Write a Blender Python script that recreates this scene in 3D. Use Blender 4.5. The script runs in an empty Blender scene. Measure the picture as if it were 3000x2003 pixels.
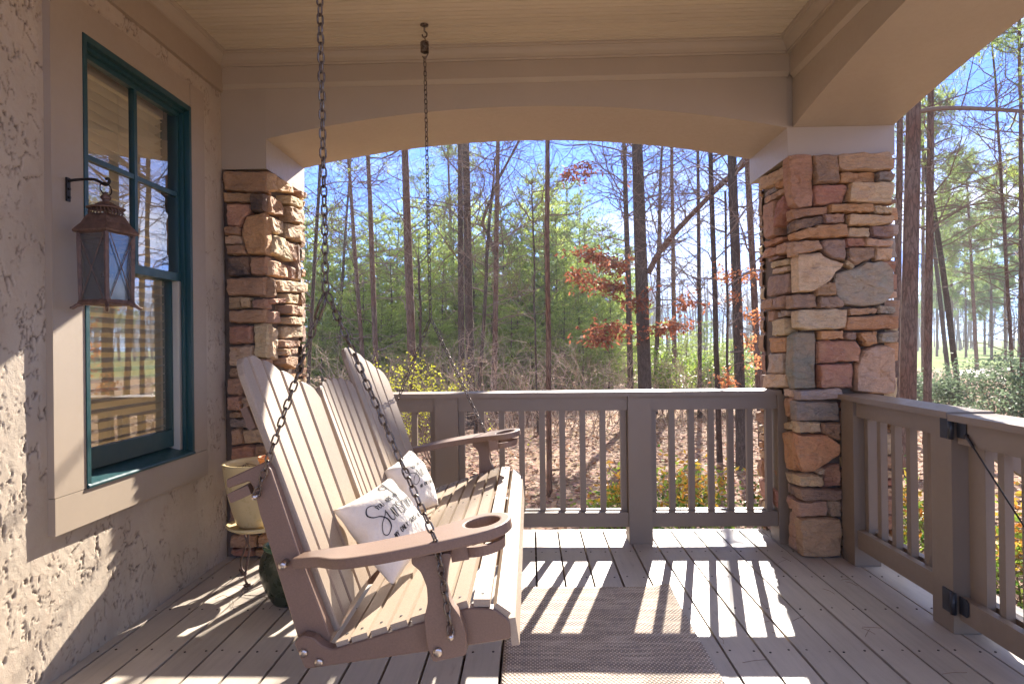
import bpy, bmesh, math, random
import numpy as np
from mathutils import Vector, Matrix

SC = bpy.context.scene
COL = SC.collection
R_ = math.radians
random.seed(7)
RNG = np.random.default_rng(7)

# ------------------------------------------------------------------ camera
FOC = 1900.0            # focal length in photo pixels (3000 wide)
CX, CY = 1500.0, 1001.5
EYE = np.array([0.0, 0.0, 1.222])
YAW, PITCH, ROLL = math.atan(53 / FOC), math.atan(6.5 / FOC), 0.0125
_F = np.array([-math.sin(YAW) * math.cos(PITCH), math.cos(YAW) * math.cos(PITCH), math.sin(PITCH)])
_R0 = np.array([math.cos(YAW), math.sin(YAW), 0.0])
_U0 = np.cross(_R0, _F)
_R = _R0 * math.cos(ROLL) - _U0 * math.sin(ROLL)
_U = _U0 * math.cos(ROLL) + _R0 * math.sin(ROLL)
cam_d = bpy.data.cameras.new('camera')
cam = bpy.data.objects.new('camera', cam_d)
COL.objects.link(cam)
cam_d.sensor_width = 36.0
cam_d.lens = 36.0 * FOC / 3000.0
cam_d.clip_start = 0.05
cam_d.clip_end = 3000.0
cam.matrix_world = Matrix(((_R[0], _U[0], -_F[0], EYE[0]), (_R[1], _U[1], -_F[1], EYE[1]),
                           (_R[2], _U[2], -_F[2], EYE[2]), (0, 0, 0, 1)))
SC.camera = cam


def at(px, py, axis, val):
    """point of the place seen at a photo pixel on the plane axis = val (used to read positions off the photograph)"""
    d = _F + _R * (px - CX) / FOC - _U * (py - CY) / FOC
    i = 'xyz'.index(axis)
    return EYE + d * ((val - EYE[i]) / d[i])


# ------------------------------------------------------------------ sky, sun, exposure
SUN_AZ, SUN_EL = R_(15.1), R_(30.0)          # azimuth to the right of +Y
SUN_DIR = Vector((math.sin(SUN_AZ) * math.cos(SUN_EL), math.cos(SUN_AZ) * math.cos(SUN_EL), math.sin(SUN_EL)))
world = bpy.data.worlds.new('World')
SC.world = world
world.use_nodes = True
wn, wl = world.node_tree.nodes, world.node_tree.links
wn.clear()
w_out = wn.new('ShaderNodeOutputWorld')
w_bg = wn.new('ShaderNodeBackground')
w_bg.inputs['Strength'].default_value = 0.05
w_sky = wn.new('ShaderNodeTexSky')
w_sky.sky_type = 'NISHITA'
w_sky.sun_disc = False
w_sky.sun_elevation = SUN_EL
w_sky.sun_rotation = SUN_AZ
w_sky.altitude = 2000
w_sky.air_density = 1.0
w_sky.dust_density = 0.1
w_sky.ozone_density = 4.0
w_tc = wn.new('ShaderNodeTexCoord')
# thin broken cloud, laid on a plane high above the place (direction divided by its height)
w_sep = wn.new('ShaderNodeSeparateXYZ')
w_add = wn.new('ShaderNodeMath'); w_add.operation = 'ADD'; w_add.inputs[1].default_value = 0.12
w_dx = wn.new('ShaderNodeMath'); w_dx.operation = 'DIVIDE'
w_dy = wn.new('ShaderNodeMath'); w_dy.operation = 'DIVIDE'
w_comb = wn.new('ShaderNodeCombineXYZ')
w_noise = wn.new('ShaderNodeTexNoise')
w_noise.inputs['Scale'].default_value = 0.55
w_noise.inputs['Detail'].default_value = 9.0
w_noise.inputs['Roughness'].default_value = 0.58
w_noise.inputs['Distortion'].default_value = 0.35
w_ramp = wn.new('ShaderNodeValToRGB')
w_ramp.color_ramp.elements[0].position = 0.45
w_ramp.color_ramp.elements[1].position = 0.72
w_mix = wn.new('ShaderNodeMixRGB')
w_mix.inputs['Color2'].default_value = (4.6, 4.7, 4.9, 1)
wl.new(w_tc.outputs['Generated'], w_sep.inputs[0])
wl.new(w_sep.outputs['Z'], w_add.inputs[0])
wl.new(w_sep.outputs['X'], w_dx.inputs[0]); wl.new(w_add.outputs[0], w_dx.inputs[1])
wl.new(w_sep.outputs['Y'], w_dy.inputs[0]); wl.new(w_add.outputs[0], w_dy.inputs[1])
wl.new(w_dx.outputs[0], w_comb.inputs['X']); wl.new(w_dy.outputs[0], w_comb.inputs['Y'])
w_map = wn.new('ShaderNodeMapping')
w_map.inputs['Location'].default_value = (5.1, -1.7, 0.0)
w_map.inputs['Rotation'].default_value = (0, 0, 0.5)
w_map.inputs['Scale'].default_value = (0.7, 1.5, 1.0)
wl.new(w_comb.outputs[0], w_map.inputs['Vector'])
wl.new(w_map.outputs[0], w_noise.inputs['Vector'])
wl.new(w_noise.outputs['Fac'], w_ramp.inputs[0])
wl.new(w_ramp.outputs['Color'], w_mix.inputs['Fac'])
w_tint = wn.new('ShaderNodeMixRGB'); w_tint.blend_type = 'MULTIPLY'
w_tint.inputs['Fac'].default_value = 1.0
w_tint.inputs['Color2'].default_value = (0.25, 0.35, 0.64, 1)       # clear deep blue winter sky
wl.new(w_sky.outputs[0], w_tint.inputs['Color1'])
wl.new(w_tint.outputs[0], w_mix.inputs['Color1'])
wl.new(w_mix.outputs[0], w_bg.inputs['Color'])
wl.new(w_bg.outputs[0], w_out.inputs[0])

sun_d = bpy.data.lights.new('sun', 'SUN')
sun_d.energy = 2.0
sun_d.angle = R_(0.5)
sun_d.color = (1.0, 0.93, 0.84)
sun = bpy.data.objects.new('sun', sun_d)
COL.objects.link(sun)
sun.rotation_euler = SUN_DIR.to_track_quat('Z', 'Y').to_euler()
sun.location = (8, 30, 20)

SC.view_settings.view_transform = 'Standard'
SC.view_settings.look = 'None'
SC.view_settings.gamma = 1.0
SC.view_settings.use_curve_mapping = False
SC.view_settings.exposure = 3.5
SC.render.engine = 'CYCLES'
SC.cycles.use_denoising = True
SC.cycles.max_bounces = 8
SC.cycles.diffuse_bounces = 5
SC.cycles.glossy_bounces = 4
SC.cycles.transmission_bounces = 6
SC.cycles.transparent_max_bounces = 12
SC.cycles.sample_clamp_indirect = 6.0
SC.cycles.caustics_reflective = False
SC.cycles.caustics_refractive = False


# ------------------------------------------------------------------ helpers: objects
class Thing:
    """an Empty at the thing's base that parents its parts; geometry is given in place coordinates"""

    def __init__(self, name, label, cat, loc=(0, 0, 0), group=None, kind=None, empty=True):
        self.o = bpy.data.objects.new(name, None)
        self.o.empty_display_size = 0.1
        COL.objects.link(self.o)
        self.loc = np.array(loc, float)
        self.o.location = loc
        if label: self.o['label'] = label
        if cat: self.o['category'] = cat
        if group: self.o['group'] = group
        if kind: self.o['kind'] = kind

    def part(self, name, g, m, parent=None, smooth=False, color=None, label=None, kind=None):
        v = np.asarray(g[0], float).reshape(-1, 3) - self.loc
        o = make(name, (v, g[1]), m, smooth)
        o.parent = parent or self.o
        if color is not None: o.color = (*color, 1)
        if label: o['label'] = label
        if kind: o['kind'] = kind
        return o

    def inst(self, name, mesh, mat4, parent=None, color=None):
        o = bpy.data.objects.new(name, mesh)
        COL.objects.link(o)
        o.parent = parent or self.o
        o.matrix_local = Matrix.Translation(Vector(-self.loc)) @ mat4
        if color is not None: o.color = (*color, 1)
        return o


def to_mesh(name, g, m=None, smooth=False):
    me = bpy.data.meshes.new(name)
    v, f = g[0], g[1]
    me.from_pydata([tuple(p) for p in v] if not isinstance(v, np.ndarray) else v.tolist(), [], f)
    if m is not None:
        for mm in (m if isinstance(m, (list, tuple)) else [m]): me.materials.append(mm)
    if smooth:
        me.polygons.foreach_set('use_smooth', [True] * len(me.polygons))
    me.update()
    return me


def make(name, g, m, smooth=False):
    o = bpy.data.objects.new(name, to_mesh(name, g, m, smooth))
    COL.objects.link(o)
    return o


def solo(name, g, m, label=None, cat=None, group=None, kind=None, smooth=False, loc=(0, 0, 0)):
    v = np.asarray(g[0], float).reshape(-1, 3) - np.array(loc)
    o = make(name, (v, g[1]), m, smooth)
    o.location = loc
    if label: o['label'] = label
    if cat: o['category'] = cat
    if group: o['group'] = group
    if kind: o['kind'] = kind
    return o


# ------------------------------------------------------------------ helpers: geometry
def join(*gs):
    V, Fc, n = [], [], 0
    for v, f in gs:
        v = np.asarray(v, float).reshape(-1, 3)
        V.append(v); Fc += [tuple(i + n for i in q) for q in f]; n += len(v)
    return np.concatenate(V), Fc


def from_bm(bm):
    bm.verts.index_update()
    v = np.array([tuple(x.co) for x in bm.verts]); f = [tuple(x.index for x in q.verts) for q in bm.faces]
    bm.free()
    return v, f


def bev_bm(bm, b, seg=1, ang=30):
    if b > 0:
        es = [e for e in bm.edges if len(e.link_faces) == 2 and e.calc_face_angle(0) > R_(ang)]
        bmesh.ops.bevel(bm, geom=es, offset=b, offset_type='OFFSET', segments=seg, profile=0.6, affect='EDGES', clamp_overlap=True)
    return bm


def box(x0, x1, y0, y1, z0, z1, b=0.0, seg=1):
    v = [(x0, y0, z0), (x1, y0, z0), (x1, y1, z0), (x0, y1, z0), (x0, y0, z1), (x1, y0, z1), (x1, y1, z1), (x0, y1, z1)]
    f = [(0, 3, 2, 1), (4, 5, 6, 7), (0, 1, 5, 4), (1, 2, 6, 5), (2, 3, 7, 6), (3, 0, 4, 7)]
    if b <= 0: return np.array(v), f
    bm = bmesh.new()
    vs = [bm.verts.new(p) for p in v]
    for q in f: bm.faces.new([vs[i] for i in q])
    return from_bm(bev_bm(bm, b, seg))


def prism(poly, axis, a, b, bev=0.0, seg=1, holes=None):
    """polygon in the two other axes, extruded along axis from a to b"""
    def P(p, h):
        return {'x': (h, p[0], p[1]), 'y': (p[0], h, p[1]), 'z': (p[0], p[1], h)}[axis]
    bm = bmesh.new()
    lo = [bm.verts.new(P(p, a)) for p in poly]
    hi = [bm.verts.new(P(p, b)) for p in poly]
    n = len(poly)
    bm.faces.new(lo); bm.faces.new(hi[::-1])
    for i in range(n): bm.faces.new((lo[i], hi[i], hi[(i + 1) % n], lo[(i + 1) % n]))
    bmesh.ops.recalc_face_normals(bm, faces=bm.faces)
    bev_bm(bm, bev, seg)
    return from_bm(bm)


def oriented_box(c, ax, ay, az, b=0.0):
    """box with centre c and half-axis vectors"""
    c, ax, ay, az = (np.asarray(q, float) for q in (c, ax, ay, az))
    v, f = box(-1, 1, -1, 1, -1, 1)
    L = [np.linalg.norm(q) for q in (ax, ay, az)]
    v, f = box(-L[0], L[0], -L[1], L[1], -L[2], L[2], b)
    M = np.stack([ax / L[0], ay / L[1], az / L[2]])
    return v @ M + c, f


def frames(pts):
    pts = np.asarray(pts, float)
    t = np.gradient(pts, axis=0) if len(pts) > 2 else np.repeat((pts[-1] - pts[0])[None], len(pts), 0)
    t /= np.linalg.norm(t, axis=1, keepdims=True) + 1e-12
    ref = np.array([0, 0, 1.0]) if abs(t[0][2]) < 0.9 else np.array([1.0, 0, 0])
    U = []
    u = np.cross(ref, t[0]); u /= np.linalg.norm(u)
    for k in range(len(pts)):
        u = u - t[k] * (u @ t[k]); u /= np.linalg.norm(u) + 1e-12
        U.append(u)
    U = np.array(U)
    return t, U, np.cross(t, U)


def tube(pts, rad, n=8, cap=True):
    pts = np.asarray(pts, float)
    rad = np.broadcast_to(np.asarray(rad, float), (len(pts),))
    t, U, W = frames(pts)
    a = np.arange(n) * 2 * math.pi / n
    ring = np.cos(a)[None, :, None] * U[:, None] + np.sin(a)[None, :, None] * W[:, None]
    v = (pts[:, None] + ring * rad[:, None, None]).reshape(-1, 3)
    f = []
    for i in range(len(pts) - 1):
        for j in range(n):
            k = (j + 1) % n
            f.append((i * n + j, i * n + k, (i + 1) * n + k, (i + 1) * n + j))
    if cap:
        f.append(tuple(range(n))[::-1]); f.append(tuple(range((len(pts) - 1) * n, len(pts) * n)))
    return v, f


def lathe(prof, c, n=32):
    """profile [(r, z)] about the vertical through c"""
    a = np.arange(n) * 2 * math.pi / n
    v = []
    for r, z in prof:
        for q in a: v.append((c[0] + r * math.cos(q), c[1] + r * math.sin(q), c[2] + z))
    f = []
    for i in range(len(prof) - 1):
        for j in range(n):
            k = (j + 1) % n
            f.append((i * n + j, i * n + k, (i + 1) * n + k, (i + 1) * n + j))
    return np.array(v), f


def smooth_path(pts, sub=6):
    pts = np.asarray(pts, float)
    out = []
    for i in range(len(pts) - 1):
        p0, p1, p2, p3 = pts[max(i - 1, 0)], pts[i], pts[i + 1], pts[min(i + 2, len(pts) - 1)]
        for k in range(sub):
            t = k / sub
            out.append(0.5 * ((2 * p1) + (-p0 + p2) * t + (2 * p0 - 5 * p1 + 4 * p2 - p3) * t * t + (-p0 + 3 * p1 - 3 * p2 + p3) * t ** 3))
    out.append(pts[-1])
    return np.array(out)


def vnoise(x, y, seed=0):
    """smooth value noise on arrays"""
    x = np.asarray(x, float); y = np.asarray(y, float)
    xi, yi = np.floor(x).astype(np.int64), np.floor(y).astype(np.int64)
    xf, yf = x - xi, y - yi
    u, v = xf * xf * (3 - 2 * xf), yf * yf * (3 - 2 * yf)

    def h(a, b):
        n = (a * 374761393 + b * 668265263 + seed * 974634777) & 0xFFFFFFFF
        n = ((n ^ (n >> 13)) * 1274126177) & 0xFFFFFFFF
        return ((n ^ (n >> 16)) & 0xFFFF) / 65535.0
    return (h(xi, yi) * (1 - u) + h(xi + 1, yi) * u) * (1 - v) + (h(xi, yi + 1) * (1 - u) + h(xi + 1, yi + 1) * u) * v


def fbm(x, y, seed=0, octv=4):
    s, a, t = 0, 1.0, 0
    for k in range(octv):
        s = s + a * vnoise(x * 2 ** k, y * 2 ** k, seed + k * 17); t += a; a *= 0.5
    return s / t


# ------------------------------------------------------------------ helpers: materials
class NT:
    def __init__(self, name):
        self.m = bpy.data.materials.new(name)
        self.m.use_nodes = True
        self.n = self.m.node_tree.nodes; self.l = self.m.node_tree.links
        self.b = self.n['Principled BSDF']
        self.out = self.n['Material Output']

    def node(self, typ, ins=None, **kw):
        q = self.n.new('ShaderNode' + typ)
        for k, v in kw.items(): setattr(q, k, v)
        for k, v in (ins or {}).items(): self.set(q.inputs[k], v)
        return q

    def set(self, s, v):
        if isinstance(v, bpy.types.NodeSocket): self.l.new(v, s)
        elif hasattr(v, 'outputs'): self.l.new(v.outputs[0], s)
        else: s.default_value = v if not (isinstance(v, tuple) and len(v) == 3 and s.type == 'RGBA') else (*v, 1)

    def coord(self, which='Object', scale=(1, 1, 1), rot=(0, 0, 0)):
        tc = self.node('TexCoord')
        return self.node('Mapping', {'Vector': tc.outputs[which], 'Scale': scale, 'Rotation': rot})

    def world(self, scale=(1, 1, 1)):
        g = self.node('NewGeometry')
        return self.node('Mapping', {'Vector': g.outputs['Position'], 'Scale': scale})

    def noise(self, vec, scale, detail=4, rough=0.55, dist=0.0):
        return self.node('TexNoise', {'Vector': vec, 'Scale': scale, 'Detail': detail, 'Roughness': rough, 'Distortion': dist})

    def ramp(self, fac, stops):
        r = self.node('ValToRGB', {'Fac': fac})
        e = r.color_ramp.elements
        while len(e) < len(stops): e.new(0.5)
        for q, (p, c) in zip(e, stops):
            q.position = p
            q.color = (*c, 1) if isinstance(c, tuple) else (c, c, c, 1)
        return r

    def mix(self, fac, a, b, typ='MIX'):
        return self.node('MixRGB', {'Fac': fac, 'Color1': a, 'Color2': b}, blend_type=typ)

    def bump(self, h, strength=0.3, dist=0.01, normal=None):
        ins = {'Height': h, 'Strength': strength, 'Distance': dist}
        if normal is not None: ins['Normal'] = normal
        return self.node('Bump', ins)

    def done(self, color=None, rough=None, normal=None, metal=None, spec=None):
        for k, v in (('Base Color', color), ('Roughness', rough), ('Normal', normal), ('Metallic', metal), ('Specular IOR Level', spec)):
            if v is not None: self.set(self.b.inputs[k], v)
        return self.m


def rgb(r, g, b):
    """sRGB 0-255 to linear"""
    f = lambda c: (c / 12.92 if c <= 0.04045 else ((c + 0.055) / 1.055) ** 2.4)
    return tuple(f(x / 255) for x in (r, g, b))


def paint_mat(name, col, rough=0.45, var=0.12, bump=0.05, grain=None):
    t = NT(name)
    v = t.world()
    n1 = t.noise(v, 3.0, 5, 0.6)
    n2 = t.noise(v, 40.0, 3, 0.6)
    mul = t.mix(1.0, col, t.ramp(n1, [(0.3, 1 - var), (0.72, 1.0)]), 'MULTIPLY')
    oi = t.node('ObjectInfo')
    mul = t.mix(1.0, mul, t.ramp(oi.outputs['Random'], [(0.0, 0.92), (1.0, 1.0)]), 'MULTIPLY')
    if grain:
        g = t.noise(t.world(grain), 6.0, 6, 0.65)
        mul = t.mix(1.0, mul, t.ramp(g, [(0.3, 0.86), (0.6, 1.0)]), 'MULTIPLY')
        nb = t.bump(g, bump * 2.5, 0.004, t.bump(n2, bump, 0.003))
    else:
        nb = t.bump(n2, bump, 0.003)
    return t.done(mul, t.ramp(n2, [(0.3, rough - 0.06), (0.7, rough + 0.08)]), nb)
# ------------------------------------------------------------------ materials of the porch
TAUPE = rgb(172, 157, 138)
M_TRIM = paint_mat('taupe_paint', TAUPE, 0.42, 0.08, 0.05)
M_RAIL = paint_mat('taupe_paint_shaded', rgb(136, 118, 99), 0.45, 0.1, 0.06)  # trim taupe darkened: the rails' backlit shade is put into the colour
M_CEIL = paint_mat('ceiling_paint', rgb(200, 186, 162), 0.38, 0.06, 0.03)
M_CASING = paint_mat('casing_paint', rgb(166, 149, 129), 0.5, 0.1, 0.06)
M_GREEN = paint_mat('green_sash_paint', rgb(28, 66, 68), 0.35, 0.08, 0.04)
M_BLACK = paint_mat('black_hinge_paint', rgb(38, 40, 46), 0.4, 0.1, 0.05)


def deck_material():
    t = NT('deck_paint')
    v = t.world((1, 0.06, 1))
    g = t.noise(v, 45, 6, 0.65)
    g2 = t.noise(v, 130, 3, 0.6)
    blot = t.noise(t.world(), 2.2, 5, 0.6)
    wear = t.noise(t.world((1, 0.25, 1)), 14, 6, 0.7)
    oi = t.node('ObjectInfo')
    c = t.mix(t.ramp(blot, [(0.35, 0.0), (0.7, 1.0)]), rgb(174, 162, 146), rgb(190, 178, 162))
    c = t.mix(1.0, c, t.ramp(oi.outputs['Random'], [(0, 0.84), (1, 1.06)]), 'MULTIPLY')
    c = t.mix(1.0, c, t.ramp(g, [(0.28, 0.86), (0.55, 1.0)]), 'MULTIPLY')
    c = t.mix(t.ramp(wear, [(0.62, 0.0), (0.74, 0.5)]), c, rgb(132, 117, 103))
    nb = t.bump(g, 0.18, 0.003, t.bump(g2, 0.1, 0.002))
    return t.done(c, t.ramp(blot, [(0.3, 0.42), (0.7, 0.58)]), nb)


M_DECK = deck_material()


def stone_material():
    t = NT('field_stone')
    oi = t.node('ObjectInfo')
    v = t.world((1, 1, 1))
    n1 = t.noise(v, 7, 7, 0.62, 0.4)
    n2 = t.noise(v, 38, 6, 0.65)
    n3 = t.noise(t.world((1, 1, 2.6)), 16, 6, 0.6, 0.6)
    warm = t.mix(t.ramp(n1, [(0.40, 0.0), (0.68, 0.55)]), oi.outputs['Color'], rgb(202, 158, 116))
    cool = t.mix(t.ramp(n3, [(0.55, 0.0), (0.72, 0.5)]), warm, rgb(130, 116, 108))
    pale = t.mix(t.ramp(n2, [(0.6, 0.0), (0.78, 0.4)]), cool, rgb(214, 198, 172))
    c = t.mix(1.0, pale, t.ramp(n3, [(0.25, 0.72), (0.5, 1.0)]), 'MULTIPLY')
    n4 = t.noise(t.world((1, 1, 1.5)), 110, 4, 0.7)
    c = t.mix(1.0, c, t.ramp(n4, [(0.3, 0.8), (0.62, 1.0)]), 'MULTIPLY')
    nb = t.bump(n3, 0.8, 0.03, t.bump(n2, 0.7, 0.008, t.bump(n4, 0.5, 0.003)))
    return t.done(c, 0.82, nb, spec=0.25)


M_STONE = stone_material()


def mortar_material():
    t = NT('mortar')
    n = t.noise(t.world(), 60, 5, 0.7)
    return t.done(t.mix(n, rgb(92, 80, 70), rgb(122, 106, 92)), 0.95, t.bump(n, 0.5, 0.006), spec=0.1)


M_MORTAR = mortar_material()


def stucco_material():
    t = NT('stucco')
    at_ = t.node('Attribute', attribute_name='pit')
    n1 = t.noise(t.world(), 2.3, 5, 0.6)
    n2 = t.noise(t.world(), 26, 6, 0.65, 0.5)
    n3 = t.noise(t.world(), 280, 3, 0.6)
    c = t.mix(t.ramp(n1, [(0.35, 0.0), (0.68, 1.0)]), rgb(170, 156, 138), rgb(188, 173, 154))
    c = t.mix(t.ramp(n2, [(0.52, 0.0), (0.72, 0.55)]), c, rgb(178, 156, 136))
    soil = t.noise(t.world((1, 1, .35)), 3.5, 5, .65)
    c = t.mix(t.ramp(soil, [(0.55, 0.0), (0.75, 0.4)]), c, rgb(150, 132, 112))
    c = t.mix(t.node('Math', {0: at_.outputs['Fac'], 1: 0.75}, operation='MULTIPLY'), c, rgb(84, 66, 55))
    return t.done(c, 0.9, t.bump(n2, 0.35, 0.01, t.bump(n3, 0.5, 0.003)), spec=0.2)


M_STUCCO = stucco_material()

# ------------------------------------------------------------------ deck
DECK = Thing('deck', 'taupe painted plank deck of the porch', None, (0, 2.0, 0), kind='structure')
gap0, pitch = 0.019, 0.146
for k in range(-13, 15):
    xa = gap0 + pitch * k + 0.0054
    xb = gap0 + pitch * (k + 1) - 0.0054
    if xa < -1.79: xa = -1.79
    if xb - xa < 0.02: continue
    DECK.part('deck_board', box(xa, xb, -1.3, 4.246, -0.026, random.uniform(-0.0012, 0.0012), 0.004, 2), M_DECK, smooth=False)
DECK.part('edge_board', box(-1.79, 2.10, 4.252, 4.30, -0.20, -0.006, 0.004), M_DECK)
DECK.part('rim_joist', box(-1.79, 2.09, 4.20, 4.244, -0.30, -0.03), M_MORTAR)
for yy in np.arange(-1.1, 4.2, 0.41):
    DECK.part('joist', box(-1.79, 2.09, yy, yy + 0.04, -0.23, -0.028), M_MORTAR)
scr = []
M_SCREW = NT('rusty_screw').done(rgb(58, 46, 40), 0.6)
for yy in np.arange(0.54, 4.3, 0.41):
    for k in range(-13, 14):
        for dx in (0.032, 0.114):
            x, y = gap0 + pitch * k + dx + random.uniform(-.006, .006), yy + random.uniform(-.012, .012)
            scr.append(lathe([(0.0048, -0.001), (0.0048, 0.0018), (0.0001, 0.0018)], (x, y, 0), 6))
DECK.part('screw', join(*scr), M_SCREW, kind='stuff')

# ------------------------------------------------------------------ house wall with its window
WX = -1.78
CF = -1.752            # casing face
WALL = Thing('house_wall', 'rough trowelled tan stucco wall of the house around the window', 'wall', (WX, 2.9, 0))
WY0, WY1, WZ0, WZ1 = 2.515, 3.315, 0.685, 2.462     # opening


def stucco_grid(y0, y1, z0, z1, step, seed=3):
    ny, nz = int((y1 - y0) / step) + 1, int((z1 - z0) / step) + 1
    ys, zs = np.linspace(y0, y1, ny), np.linspace(z0, z1, nz)
    Y, Z = np.meshgrid(ys, zs, indexing='ij')
    wob = 0.08 * (fbm(Y * 5, Z * 5, 91, 3) - 0.5)
    low = fbm(Y * 2.2, Z * 2.2, seed, 3)
    n = fbm((Y + wob) * 19, (Z + wob) * 10.0, seed + 5, 4)
    n2 = fbm((Y - wob) * 34, (Z + 2 * wob) * 19.0, seed + 8, 3)
    mask = np.clip((fbm(Y * 8.0, Z * 6.0, seed + 9, 3) - 0.50) * 9, 0, 1)
    mask2 = np.clip((fbm(Y * 11.0, Z * 8.0, seed + 19, 3) - 0.52) * 9, 0, 1)
    line = np.clip(1 - np.abs(n - 0.5) / 0.019, 0, 1) * mask
    line2 = np.clip(1 - np.abs(n2 - 0.5) / 0.030, 0, 1) * mask2 * 0.55
    pit = np.clip(np.maximum(line, line2) * 1.8, 0, 1)
    fine = fbm(Y * 60, Z * 45, seed + 2, 2)
    step_ = np.clip((n - 0.5) * 10, -0.5, 0.5) * mask
    h = 0.007 * (low - 0.5) + 0.0012 * (fine - 0.5) + 0.0012 * step_ - 0.0075 * pit
    v = np.stack([WX + h, Y, Z], -1).reshape(-1, 3)
    idx = np.arange(ny * nz).reshape(ny, nz)
    a, b, c, d = idx[:-1, :-1], idx[1:, :-1], idx[1:, 1:], idx[:-1, 1:]
    yc, zc = (Y[:-1, :-1] + Y[1:, 1:]) / 2, (Z[:-1, :-1] + Z[1:, 1:]) / 2
    keep = ~((yc > WY0 - .01) & (yc < WY1 + .01) & (zc > WZ0 - .01) & (zc < WZ1 + .01))
    f = np.stack([a, b, c, d], -1)[keep]
    return v, f.tolist(), pit.reshape(-1)


sv, sf, spit = stucco_grid(1.95, 3.74, -0.04, 2.93, 0.0052)
so = WALL.part('stucco', (sv, sf), M_STUCCO, smooth=True)
att = so.data.attributes.new('pit', 'FLOAT', 'POINT')
att.data.foreach_set('value', spit.astype(np.float32))
sv2, sf2, spit2 = stucco_grid(-1.3, 1.95, -0.04, 2.93, 0.03)
so = WALL.part('stucco', (sv2, sf2), M_STUCCO, smooth=True)
att = so.data.attributes.new('pit', 'FLOAT', 'POINT')
att.data.foreach_set('value', spit2.astype(np.float32))

# casing boards around the opening
OY0, OY1, OZ0, OZ1 = 2.335, 3.465, 0.537, 2.60
b = 0.005
WALL.part('casing_board', box(WX - .01, CF, OY0, 2.507, 0.676, OZ1, b), M_CASING)
WALL.part('casing_board', box(WX - .01, CF, 3.325, OY1, 0.676, OZ1, b), M_CASING)
WALL.part('casing_board', box(WX - .01, CF - .002, 2.5095, 3.3225, 2.476, OZ1, b), M_CASING)
WALL.part('casing_board', box(WX - .01, CF + .002, OY0, OY1, OZ0, 0.6735, b), M_CASING)

WIN = Thing('sash_window', 'tall dark green double hung window with divided upper sash', 'window', (WX, 2.92, 0.67))
M_LINER = paint_mat('jamb_liner', rgb(196, 190, 176), 0.5, 0.05, 0.02)
fr = 0.022
WIN.part('frame', join(box(-1.90, CF + .004, 2.508, 2.530, 0.690, 2.474, .003), box(-1.90, CF + .004, 3.302, 3.324, 0.690, 2.474, .003),
                       box(-1.90, CF + .003, 2.5305, 3.3015, 2.448, 2.4745, .003)), M_GREEN)
# stepped stop round the frame
WIN.part('stop', join(box(-1.79, -1.772, 2.5305, 2.546, .70, 2.447, .002), box(-1.79, -1.772, 3.284, 3.3015, .70, 2.447, .002),
                      box(-1.79, -1.772, 2.5465, 3.2835, 2.430, 2.4475, .002)), M_GREEN)
WIN.part('jamb_liner', join(box(-1.853, -1.797, 3.270, 3.3015, .70, 1.575, .002), box(-1.853, -1.797, 2.5305, 2.552, .70, 1.575, .002)), M_LINER)
WIN.part('sill', prism([(-1.92, 0.735), (-1.748, 0.690), (-1.742, 0.686), (-1.742, 0.6745), (-1.92, 0.6745)], 'y', 2.509, 3.323, .002), M_GREEN)


def pane_material():
    t = NT('window_glass')
    fres = t.node('Fresnel', {'IOR': 1.52})
    tr = t.node('BsdfTransparent', {'Color': (0.93, 0.95, 0.94)})
    gl = t.node('BsdfGlossy', {'Color': (1, 1, 1), 'Roughness': 0.0})
    n = t.noise(t.world(), 3.0, 2, 0.5)
    t.set(gl.inputs['Normal'], t.bump(n, 0.02, 0.02).outputs[0])
    f2 = t.node('Math', {0: fres.outputs[0], 1: 2.0}, operation='MULTIPLY', use_clamp=True)   # two surfaces per pane, double glazed
    f3 = t.node('Math', {0: f2.outputs[0], 1: 0.06}, operation='ADD', use_clamp=True)
    mx = t.node('MixShader', {0: f3.outputs[0], 1: tr.outputs[0], 2: gl.outputs[0]})
    t.l.new(mx.outputs[0], t.out.inputs['Surface'])
    return t.m


M_PANE = pane_material()


def sash(x0, x1, y0, y1, z0, z1, stile, top, bot, muntin):
    s = WIN.part('sash', join(box(x0, x1, y0, y0 + stile, z0, z1, .003), box(x0, x1, y1 - stile, y1, z0, z1, .003),
                              box(x0 + .001, x1 - .001, y0 + stile - .001, y1 - stile + .001, z1 - top, z1, .003),
                              box(x0 + .001, x1 - .001, y0 + stile - .001, y1 - stile + .001, z0, z0 + bot, .003)), M_GREEN)
    gx = (x0 + x1) / 2
    gy0, gy1, gz0, gz1 = y0 + stile, y1 - stile, z0 + bot, z1 - top
    cells = [(gy0, gy1, gz0, gz1)]
    if muntin:
        ym, zm, h = (gy0 + gy1) / 2, (gz0 + gz1) / 2, .011
        WIN.part('muntin', box(gx - .012, gx + .014, ym - h, ym + h, gz0 - .001, gz1 + .001, .003), M_GREEN, s)
        WIN.part('muntin', box(gx - .010, gx + .012, gy0 - .001, ym - h + .001, zm - h, zm + h, .003), M_GREEN, s)
        WIN.part('muntin', box(gx - .010, gx + .012, ym + h - .001, gy1 + .001, zm - h, zm + h, .003), M_GREEN, s)
        cells = [(a, b_, c, d) for a, b_ in ((gy0, ym - h), (ym + h, gy1)) for c, d in ((gz0, zm - h), (zm + h, gz1))]
    for a, b_, c, d in cells:
        e = .003
        v = [(gx, a - e, c - e), (gx, b_ + e, c - e), (gx, b_ + e, d + e), (gx, a - e, d + e)]
        WIN.part('pane', (v, [(0, 1, 2, 3)]), M_PANE, s)


sash(-1.822, -1.790, 2.5305, 3.3015, 1.565, 2.447, 0.036, 0.040, 0.040, True)
sash(-1.862, -1.828, 2.5305, 3.2995, 0.724, 1.605, 0.042, 0.040, 0.085, False)

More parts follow.
